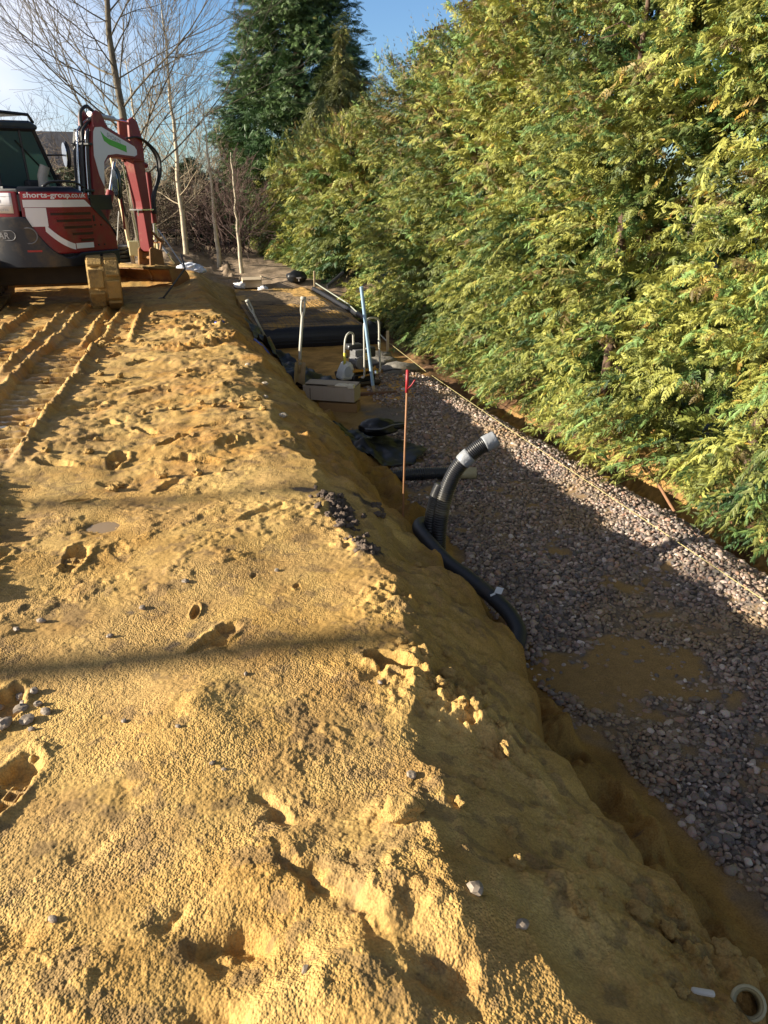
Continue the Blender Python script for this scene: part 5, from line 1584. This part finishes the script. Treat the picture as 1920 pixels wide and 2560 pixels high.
# --- cardboard boxes
CARD = mat('brown_cardboard', (.36, .29, .22), .8, noise=.08, nscale=6, dirt=(.34, .27, .19), dscale=4, damt=.3)
CARDIN = mat('cardboard_edge', (.50, .40, .27), .85)
cb = empty('cardboard_box', (1.585, 8.42, -.63), R(-29)); tag(cb, 'large cardboard box with slightly open flaps beside the upright shovel', 'box')
mb = MB()
w, d_, h = .60, .24, .16; th = .006
mb.box((0, -d_ / 2, h / 2), (w, th, h)); mb.box((0, d_ / 2, h / 2), (w, th, h)); mb.box((-w / 2 + th / 2, 0, h / 2), (th, d_ - th, h)); mb.box((w / 2 - th / 2, 0, h / 2), (th, d_ - th, h)); mb.box((0, 0, th / 2), (w - 2 * th, d_ - th, th))
mb.build('carton', CARD, cb)
mb = MB(); mb.box((0, .03, h + .012), (w - .01, .17, th), Matrix.Rotation(R(4), 3, 'X')); mb.build('top_flap', CARD, cb)
mb = MB(); mb.box((.10, -d_ / 2 + .01, h + .004), (.22, .05, th), Matrix.Rotation(R(-22), 3, 'X')); mb.build('front_flap', CARDIN, cb)
mb = MB(); mb.box((w / 2 - .04, -d_ / 2 + .02, h + .015), (.07, .07, .045)); mb.ico((w / 2 - .14, -d_ / 2 + .03, h + .012), (.09, .035, .03), 2, .2); mb.build('foam_corner', mat('cream_foam', (.60, .54, .42), .85), cb, bevel=.01)
mb = MB(); mb.box((-w / 2 + .085, -d_ / 2 - .004, h * .42), (.008, .003, h * .8)); mb.build('slot', mat('dark_slot', (.10, .07, .045), .8), cb)
mb = MB()
for k in range(7): mb.box((-.12 + .05 * k, -d_ / 2 - .0035, h * .46), (.002, .001, h * .7))
mb.build('crease', mat('card_crease', (.33, .25, .17), .8), cb)
lb = empty('flat_carton', at(1.66, 8.36, -.01), R(-24)); tag(lb, 'darker low carton beneath the large cardboard box', 'box')
mb = MB(); mb.box((0, 0, .055), (.44, .2, .10)); mb.build('carton', mat('orange_brown_card', (.26, .15, .06), .85, noise=.1), lb, bevel=.004)

# --- plate compactor
pc = empty('plate_compactor', at(2.14, 9.55, 0), R(12)); tag(pc, 'plate compactor with white water tank, black engine and tall tube handle', 'compactor')
TUBEM = mat('grey_tube', (.46, .44, .38), .4, noise=.15, nscale=12)
PAINT = mat('amber_paint', (.50, .24, .03), .5, noise=.15, dirt=(.2, .13, .06), damt=.3)
mb = MB(); mb.prism([(-.28, .05), (-.22, .0), (.22, .0), (.30, .10), (.28, .12), (.2, .035), (-.2, .035), (-.26, .075)], -.2, .2); mb.build('base_plate', DARKMUD, pc, bevel=.006)
mb = MB(); mb.box((.02, 0, .10), (.30, .34, .10)); mb.tube([(-.1, -.17, .1), (-.1, .17, .1)], .05, 12); mb.build('exciter', BLACK, pc, bevel=.015)
mb = MB(); mb.box((.03, -.02, .19), (.34, .30, .025)); mb.build('engine_bed', PAINT, pc, bevel=.006)
mb = MB(); mb.box((.02, 0, .28), (.17, .2, .16)); mb.box((.0, -.02, .40), (.16, .17, .08)); mb.tube([(.0, -.13, .28), (.0, .1, .28)], .085, 16); mb.build('engine', mat('engine_grey', (.13, .13, .13), .45, noise=.3, nscale=20), pc, bevel=.01)
mb = MB()
for k in range(6): mb.box((.0, -.105, .22 + .022 * k), (.14, .03, .008))
mb.build('cooling_fins', BLACK, pc)
mb = MB(); mb.box((.14, -.02, .40), (.14, .18, .13)); mb.build('air_filter', BLACK, pc, bevel=.02)
mb = MB(); mb.box((-.02, .06, .46), (.22, .16, .07)); mb.build('fuel_tank', mat('black_tank', (.03, .03, .032), .4), pc, bevel=.025)
mb = MB(); mb.tube([(.05, -.12, .36), (.05, -.15, .36)], .045, 14); mb.build('muffler', STEEL, pc, smooth='auto')
mb = MB(); mb.prism([(-.30, .09), (-.27, .19), (-.22, .29), (-.15, .31), (-.12, .26), (-.10, .14), (-.14, .08)], -.15, .05, 'y')
wt_ = mb.build('water_tank', mat('translucent_white_tank', (.46, .46, .42), .4, noise=.08, nscale=5, dirt=(.42, .36, .22), dscale=5, damt=.2), pc, bevel=.03)
mb = MB(); mb.prism([(.05 * math.cos(a), .07 * math.sin(a)) for a in np.linspace(0, 6.283, 15)[:-1]], -.003, .003, 'y'); mb.build('tank_badge', mat('grey_badge', (.30, .32, .35), .5), wt_, loc=(-.20, -.152, .19))
mb = MB(); mb.tube([(-.18, -.05, .35), (-.18, -.05, .37)], .03, 12); mb.build('tank_cap', BLACK, wt_)
mb = MB(); mb.tube(smooth_path([(-.215, -.08, .26), (-.21, -.08, .50), (-.18, -.06, .61), (-.12, -.03, .65), (-.06, .0, .63), (-.05, .01, .56), (-.05, .01, .30)], 40), .013, 8); mb.build('lifting_arch', TUBEM, pc, smooth=True)
mb = MB(); mb.tube([(-.215, -.08, .27), (-.212, -.08, .42)], .018, 8); mb.build('yellow_sleeve', mat('yellow_sleeve', (.60, .52, .06), .5), pc, smooth=True)
mb = MB(); mb.tube(smooth_path([(-.05, -.22, .12), (-.025, -.25, .16), (-.02, -.25, .5), (-.015, -.24, .76), (.03, -.22, .82), (.11, -.18, .835), (.20, -.14, .82), (.245, -.12, .76), (.25, -.12, .5), (.255, -.13, .2), (.24, -.13, .14)], 70), .0135, 8); mb.build('tube_handle', TUBEM, pc, smooth=True)
mb = MB(); mb.tube([(.252, -.125, .45), (.248, -.12, .56)], .018, 8); mb.build('handle_grip', TUBEM, pc, smooth=True)
mb = MB(); mb.tube([(-.08, -.20, .12), (.18, -.18, .15)], .012, 8); mb.tube([(.14, -.19, .15), (.16, -.18, .24)], .01, 6); mb.build('handle_bracket', PAINT, pc)
mb = MB(); mb.ico((.16, -.20, .15), (.03, .03, .05), 2, .2); mb.build('throttle_lever', STEEL, pc, smooth=True)

# --- grey rubble bags by the hedge edge
for (u, v, a, sx, lab) in [(2.74, 11.0, .3, .26, 'grey printed sack lying flat behind the plate compactor'), (2.70, 10.55, .1, .24, 'sandy grey sack in the middle of the pile beside the compactor'), (2.86, 10.12, -.2, .26, 'rolled grey fabric bundle at the near end of the sack pile')]:
    b_ = empty('sack', at(u, v, -.01), a); tag(b_, lab, 'sack', 'grey sacks beside the string line')
    mb = MB(); mb.ico((0, 0, .06), (sx, .17, .085), 3, .14, None, int(v * 10), 2.5); mb.build('sack', mat('grey_sacking', (.17, .155, .13), .8, noise=.3, nscale=8, dirt=(.30, .21, .10), dscale=4, damt=.3, bump=.008, bscale=22), b_, smooth=True)
    mb = MB(); mb.tube(smooth_path([(-sx * .9, -.10, .05), (-.05, -.16, .085), (sx * .8, -.11, .05)], 12), .012, 5); mb.build('fold', mat('dark_fold', (.06, .055, .05), .8), b_, smooth=True)
for (u, v, a, lab) in [(3.15, 13.0, .9, 'black sheet bundle under the hedge beyond the blue rake pole'), (3.05, 14.1, 1.1, 'smaller grey black bundle under the hedge beside the grid bed')]:
    b_ = empty('sheet_bundle', at(u, v, 0), a); tag(b_, lab, 'bundle')
    mb = MB(); mb.ico((0, 0, .08), (.45, .2, .14), 3, .18, None, int(v * 10), 2.2); mb.build('bundle', SHEET, b_, smooth=True)
    mb = MB(); mb.ico((.1, -.05, .17), (.2, .1, .06), 2, .25, None, 4, 2.5); mb.build('loose_fold', mat('grey_fabric', (.16, .15, .135), .8), b_, smooth=True)
# blue hose pieces at the bank top
BLUE = mat('blue_plastic', (.02, .05, .30), .35)
for (pts, lab) in [([(.42, 9.80), (.46, 9.74), (.51, 9.66)], 'short blue hose end on the sand at the top of the bank'), ([(.86, 9.55), (.97, 9.2), (1.10, 8.9), (1.22, 8.7)], 'longer blue hose running down the bank into the black sheet')]:
    h = MB(); h.tube(smooth_path([at(u, v, .012) for u, v in pts], 16), .018, 8)
    tag(h.build('blue_hose', BLUE, smooth=True), lab, 'hose')

# --- far end of the trench
fb = empty('carton', at(1.62, 17.85)); tag(fb, 'small open cardboard carton lying beyond the grid bed', 'box')
mb = MB(); mb.box((0, 0, .10), (.42, .34, .2)); mb.build('carton', CARDIN, fb, bevel=.005)
mb = MB(); mb.box((-.02, -.26, .20), (.4, .2, .012), Matrix.Rotation(R(12), 3, 'X')); mb.box((.33, 0, .18), (.26, .3, .012), Matrix.Rotation(R(18), 3, 'Y')); mb.build('flap', CARDIN, fb)
for (u, v, s_, lab) in [(1.38, 17.75, .15, 'scrunched white plastic left of the far carton'), (1.84, 17.6, .11, 'smaller scrap of white plastic right of the far carton')]:
    mb = MB(); mb.ico((0, 0, .04), (s_, s_ * .7, .07), 3, .3, None, int(u * 100), 3); o = mb.build('plastic_scrap', mat('white_plastic', (.70, .70, .72), .5), smooth=True, loc=at(u, v)); tag(o, lab, 'plastic')
bb_ = empty('tool_bag', at(2.62, 17.85)); tag(bb_, 'black tool bag with white label at the far end of the trench', 'bag')
mb = MB(); mb.ico((0, 0, .12), (.24, .17, .13), 3, .12, None, 3, 2); mb.build('bag', SHEET, bb_, smooth=True)
mb = MB(); mb.box((.03, -.175, .12), (.10, .01, .025)); mb.box((.03, -.175, .08), (.02, .01, .07)); mb.build('label_patch', WHITE, bb_)
for (p0, p1, r, lab) in [((2.95, 15.9, -.22), (3.35, 16.2, .02), .035, 'dark offcut of pipe leaning into the hedge foot beyond the grid bed')]:
    mb = MB(); mb.tube([p0, p1], r, 8); tag(mb.build('pipe_offcut', RUBBER, smooth='auto'), lab, 'pipe')

# --- behind the excavator
tp_ = empty('survey_tripod', (-.33, 19.0, gz(-.33, 19.0))); tag(tp_, 'wooden survey tripod with cream levelling head behind the bucket', 'tripod')
WOODY = mat('yellowed_wood', (.55, .44, .22), .6, noise=.2, nscale=12)
for (x, y) in ((-.22, -.15), (.02, -.32), (.34, .15)):
    mb = MB(); mb.tube([(0, 0, .55), (x * .6, y * .6, .24)], .028, 6); lg = mb.build('leg', WOODY if x < .1 else mat('grey_leg', (.32, .36, .42), .5), tp_)
    mb = MB(); mb.tube([(x * .55, y * .55, .26), (x, y, .0)], .017, 6); mb.build('lower_leg', STEEL if x > .1 else WOODY, lg)
mb = MB(); mb.prism([(.07 * math.cos(a), .07 * math.sin(a)) for a in np.linspace(0, 6.283, 13)[:-1]], .54, .58, 'z'); mb.build('tripod_head', WOODY, tp_)
mb = MB(); mb.box((0, 0, .66), (.11, .11, .15)); mb.tube([(0, 0, .73), (0, 0, .79)], .045, 12); mb.build('level', mat('cream_plastic', (.55, .50, .34), .5), tp_, bevel=.015)
mb = MB(); mb.box((0, -.055, .64), (.05, .01, .05)); mb.build('display', BLACK, tp_)
wk = empty('white_sack', at(.30, 17.4)); wk.scale = (.72, .72, .62); tag(wk, 'crumpled white and blue plastic sack on the heap beyond the bucket', 'sack')
mb = MB(); mb.ico((0, 0, .14), (.36, .22, .15), 4, .25, None, 9, 2.0); mb.ico((.28, -.1, .08), (.2, .12, .1), 3, .3, None, 11, 2.5); mb.build('sack', mat('white_sacking', (.62, .66, .74), .5, noise=.15, nscale=5), wk, smooth=True)
sk = empty('tree_stake', (-1.02, 18.3, gz(-1, 18.3))); tag(sk, 'pale timber stake leaning behind the excavator arm, its foot in a pale block', 'stake')
mb = MB(); mb.tube([(.18, 0, -.1), (-.02, .1, 2.2)], .045, 6); mb.build('stake', mat('pale_wood', (0, 0, 0)), sk)
mb = MB(); mb.box((.24, -.06, .36), (.24, .2, .30)); mb.build('foot_block', mat('pale_yellow_block', (.62, .55, .28), .7), sk, bevel=.015)
mb = MB(); mb.tube([(-.16, -.05, .2), (.0, .0, 1.1)], .012, 6); mb.build('brace', mat('pale_grey_rod', (.45, .44, .40), .5), sk)
co_ = empty('pipe_coil', (-1.20, 18.6, gz(-1.2, 18.6))); tag(co_, 'stacked coil of black pipe behind the excavator', 'coil')
for k in range(4):
    mb = MB(); mb.tube([(.34 * math.cos(a), .34 * math.sin(a), .10 + .085 * k) for a in np.linspace(0, 6.283, 40)], .042, 8, cap=False); mb.build('turn', RUBBER, co_, smooth=True)
lp_ = empty('steel_bar', (-.24, 12.75, gz(-.24, 12.75))); tag(lp_, 'dark steel bar with crank bend propped on the sand beside the track', 'bar')
mb = MB(); mb.tube([(0, 0, -.02), (.40, .25, .42), (.36, .5, .62)], .016, 7); mb.build('bar', mat('dark_steel_bar', (.06, .055, .05), .5), lp_, smooth=True)
mb = MB(); mb.tube([(.40, .25, .42), (.05, .4, 1.0)], .010, 6); mb.build('upper_rod', mat('grey_leg', (0, 0, 0)), lp_)
mb = MB(); mb.ico((0, 0, .0), (.06, .05, .025), 2, .2); mb.build('foot_plate', BLACK, lp_, smooth=True)
for (u, v, L_, a, lab) in [(.95, 18.6, .9, .1, 'weathered plank on the soil behind the white sack')]:
    mb = MB(); mb.box((0, 0, .04), (L_, .14, .045), Matrix.Rotation(R(2), 3, 'Y')); o = mb.build('plank', mat('weathered_plank', (.30, .20, .11), .8, noise=.3, nscale=8), loc=at(u, v), bevel=.005); o.rotation_euler = (0, 0, a); tag(o, lab, 'plank')

# --- puddles
def puddle(u, v, a, b, ang, dz, label, seed):
    n = 40; rr = random.Random(seed)
    vs = []
    for k in range(n):
        t = 2 * math.pi * k / n
        r = 1 + .16 * math.sin(2 * t + seed) + .10 * math.sin(5 * t + seed * 2)
        x, y = a * r * math.cos(t), b * r * math.sin(t)
        vs.append((x * math.cos(ang) - y * math.sin(ang), x * math.sin(ang) + y * math.cos(ang), 0))
    mb = MB(); mb.add(vs + [(0, 0, 0)], [(k, (k + 1) % n, n) for k in range(n)])
    zz = ground_z(np.array([u + p[0] * q for p in vs for q in (.2, .5, .8)]), np.array([v + p[1] * q for p in vs for q in (.2, .5, .8)]))
    o = mb.build('puddle', MATS['muddy_water'], loc=(u, v, float(np.quantile(zz, dz)))); tag(o, label, 'puddle', kind='structure')


mat('muddy_water', (.26, .165, .065), .2, noise=.1, nscale=5)
puddle(-.46, 3.66, .13, .12, -.25, .58, 'shallow muddy puddle beside the lugged boot print', 1)
puddle(-1.27, 6.1, .20, .9, -.03, .30, 'water standing in the track rut at the left edge', 2)
puddle(-1.22, 7.9, .18, .6, -.03, .22, 'narrow strip of water further along the track rut', 3)

# --- loose stones and clods on the sand
STONE = mat('loose_flint', (.25, .20, .15), .65, noise=.4, nscale=14)
PALEST = mat('pale_flint', (.36, .30, .22), .55, noise=.2, nscale=14)
CLOD = mat('sand_clod', (.44, .275, .085), .95, noise=.3, nscale=60, bump=.012, bscale=150)
PEAT = mat('dark_peat', (.11, .08, .06), .95, noise=.4, nscale=25, bump=.008, bscale=60)


def pieces(name, spots, m, label, cat, group, jit=.15, flat=.6, sink=.25, sub=2):
    for i, (u, v, s_) in enumerate(spots):
        mb = MB(); r = random.Random(i * 7 + len(spots))
        mb.ico((0, 0, 0), (s_, s_ * r.uniform(.6, .95), s_ * flat * r.uniform(.7, 1.1)), sub, jit, Matrix.Rotation(r.uniform(0, 3), 3, 'Z'), i * 3 + 1, 1.7)
        o = mb.build(name, m, smooth=(sub > 2), loc=at(u, v, s_ * (flat - sink)))
        tag(o, label, cat, group)


rs = random.Random(99)
pieces('loose_stone', [(-.62, 2.32, .020), (-.57, 2.30, .016), (-.60, 2.22, .024), (-.66, 2.20, .018), (-.55, 2.23, .014), (-.63, 2.14, .028), (-.57, 2.15, .024), (-.52, 2.18, .019), (-.60, 2.26, .012), (-.68, 2.28, .02), (-.70, 2.14, .016), (-.55, 2.10, .012)],
       STONE, 'grey flint lying in the trodden hollow at the left edge', 'stone', 'flints in the hollow at the left edge')
pieces('loose_stone', [(.12, 1.09, .011), (.52, 1.18, .02), (.60, 1.10, .016), (-.28, 2.05, .01), (-.12, 1.95, .009), (-.36, 2.62, .014), (.50, 1.62, .016), (-.4, 1.38, .012), (.0, 1.75, .008), (-.03, 1.78, .01), (-.08, 2.95, .016), (-.25, 2.8, .014), (-.7, 2.75, .015), (-.62, 2.8, .018), (.52, 2.05, .012), (.1, 2.2, .01)],
       STONE, 'small grey stone scattered on the smooth sand', 'stone', 'small stones scattered on the sand')
pieces('pale_stone', [(.30, 2.98, .012), (.62, 6.2, .03), (.66, 6.6, .03), (.68, 5.6, .035), (.58, 7.3, .03), (.75, 4.55, .02)],
       PALEST, 'small pale stone on the sand near the bank edge', 'stone', 'pale stones near the bank edge')
o = MB().box((0, 0, 0), (.052, .016, .012), Matrix.Rotation(R(-25), 3, 'Z')).build('white_offcut', mat('white_offcut_plastic', (.60, .55, .47), .6), loc=at(1.0, .975, .008), bevel=.006); tag(o, 'white rectangular offcut on the slope in the bottom right corner', 'offcut')
big = MB().ico((0, 0, 0), (.05, .038, .034), 4, .16, None, 4, 1.8).build('sand_lump', CLOD, smooth=True, loc=at(.43, 1.46, .015)); tag(big, 'fist sized sandy lump sitting at the edge of the shadow', 'lump')
spots = [(.86, 1.78, .030), (.80, 1.90, .022), (.84, 1.98, .018), (.92, 1.70, .016), (.76, 1.92, .02), (.72, 2.02, .022), (.88, 1.88, .014), (.95, 1.82, .015), (.70, 1.60, .018), (.60, 1.50, .02), (.72, 1.42, .016), (.98, 1.20, .030), (1.04, 1.16, .022), (.90, 1.24, .014),
         (1.12, 1.22, .018), (1.18, 1.12, .035), (1.24, 1.08, .028), (.94, .98, .018), (1.08, 1.06, .02), (.78, 1.16, .02), (.68, 1.3, .022), (.98, 3.12, .02), (1.0, 2.9, .016), (.84, 2.3, .016), (.9, 2.1, .02), (.72, 2.2, .03), (.78, 2.12, .03), (.66, 2.28, .02)]
pieces('sand_clod', spots, CLOD, 'crumbly clod of yellow sand on the upper bank', 'clod', 'sand clods on the bank', jit=.34, flat=.8, sub=3, sink=.38)
spots = [(.70 + rs.gauss(0, .05), 3.6 + rs.gauss(0, .16), rs.uniform(.008, .022)) for _ in range(52)] + [(.74 + rs.gauss(0, .03), 3.12 + rs.gauss(0, .07), rs.uniform(.008, .020)) for _ in range(26)]
pieces('peat_clod', spots, PEAT, 'dark peaty clod spilled over the lip of the bank', 'clod', 'dark peat clods on the lip', jit=.42, flat=.75, sub=3)
spots = [(1.0 + rs.gauss(0, .06), 3.95 + rs.gauss(0, .1), rs.uniform(.012, .025)) for _ in range(8)]
pieces('peat_clod', spots, PEAT, 'small dark peat crumb below the lip beside the marker rod', 'clod', 'small peat crumbs by the rod', jit=.35, flat=.75, sub=3)
spots = [(rs.uniform(-1.2, .55), rs.uniform(4.2, 11.0), rs.uniform(.015, .04)) for _ in range(70)]
pieces('sand_clod', spots, CLOD, 'loose clod on the trampled sand before the excavator', 'clod', 'clods on the trampled sand', jit=.35, flat=.7, sub=2)
# stray sprigs and twigs by the hedge foot
tw_ = [((3.45, 4.6, -.70), (3.75, 5.9, -.58), .012, 'long brown stick along the hedge foot at the right edge'), ((3.50, 5.7, -.66), (3.72, 6.6, -.52), .010, 'brown stick under the hedge behind the heaped gravel'), ((3.60, 3.6, -.68), (3.85, 4.4, -.55), .011, 'reddish stick in the leaf litter at the right edge of the photo')]
for a_, b_, r_, lab in tw_:
    mb = MB(); mb.tube(smooth_path([a_, ((a_[0] + b_[0]) / 2 + .03, (a_[1] + b_[1]) / 2, (a_[2] + b_[2]) / 2 + .03), b_], 8), r_, 6); tag(mb.build('stick', mat('brown_stick', (.24, .12, .06), .8, noise=.3), smooth=True), lab, 'stick')
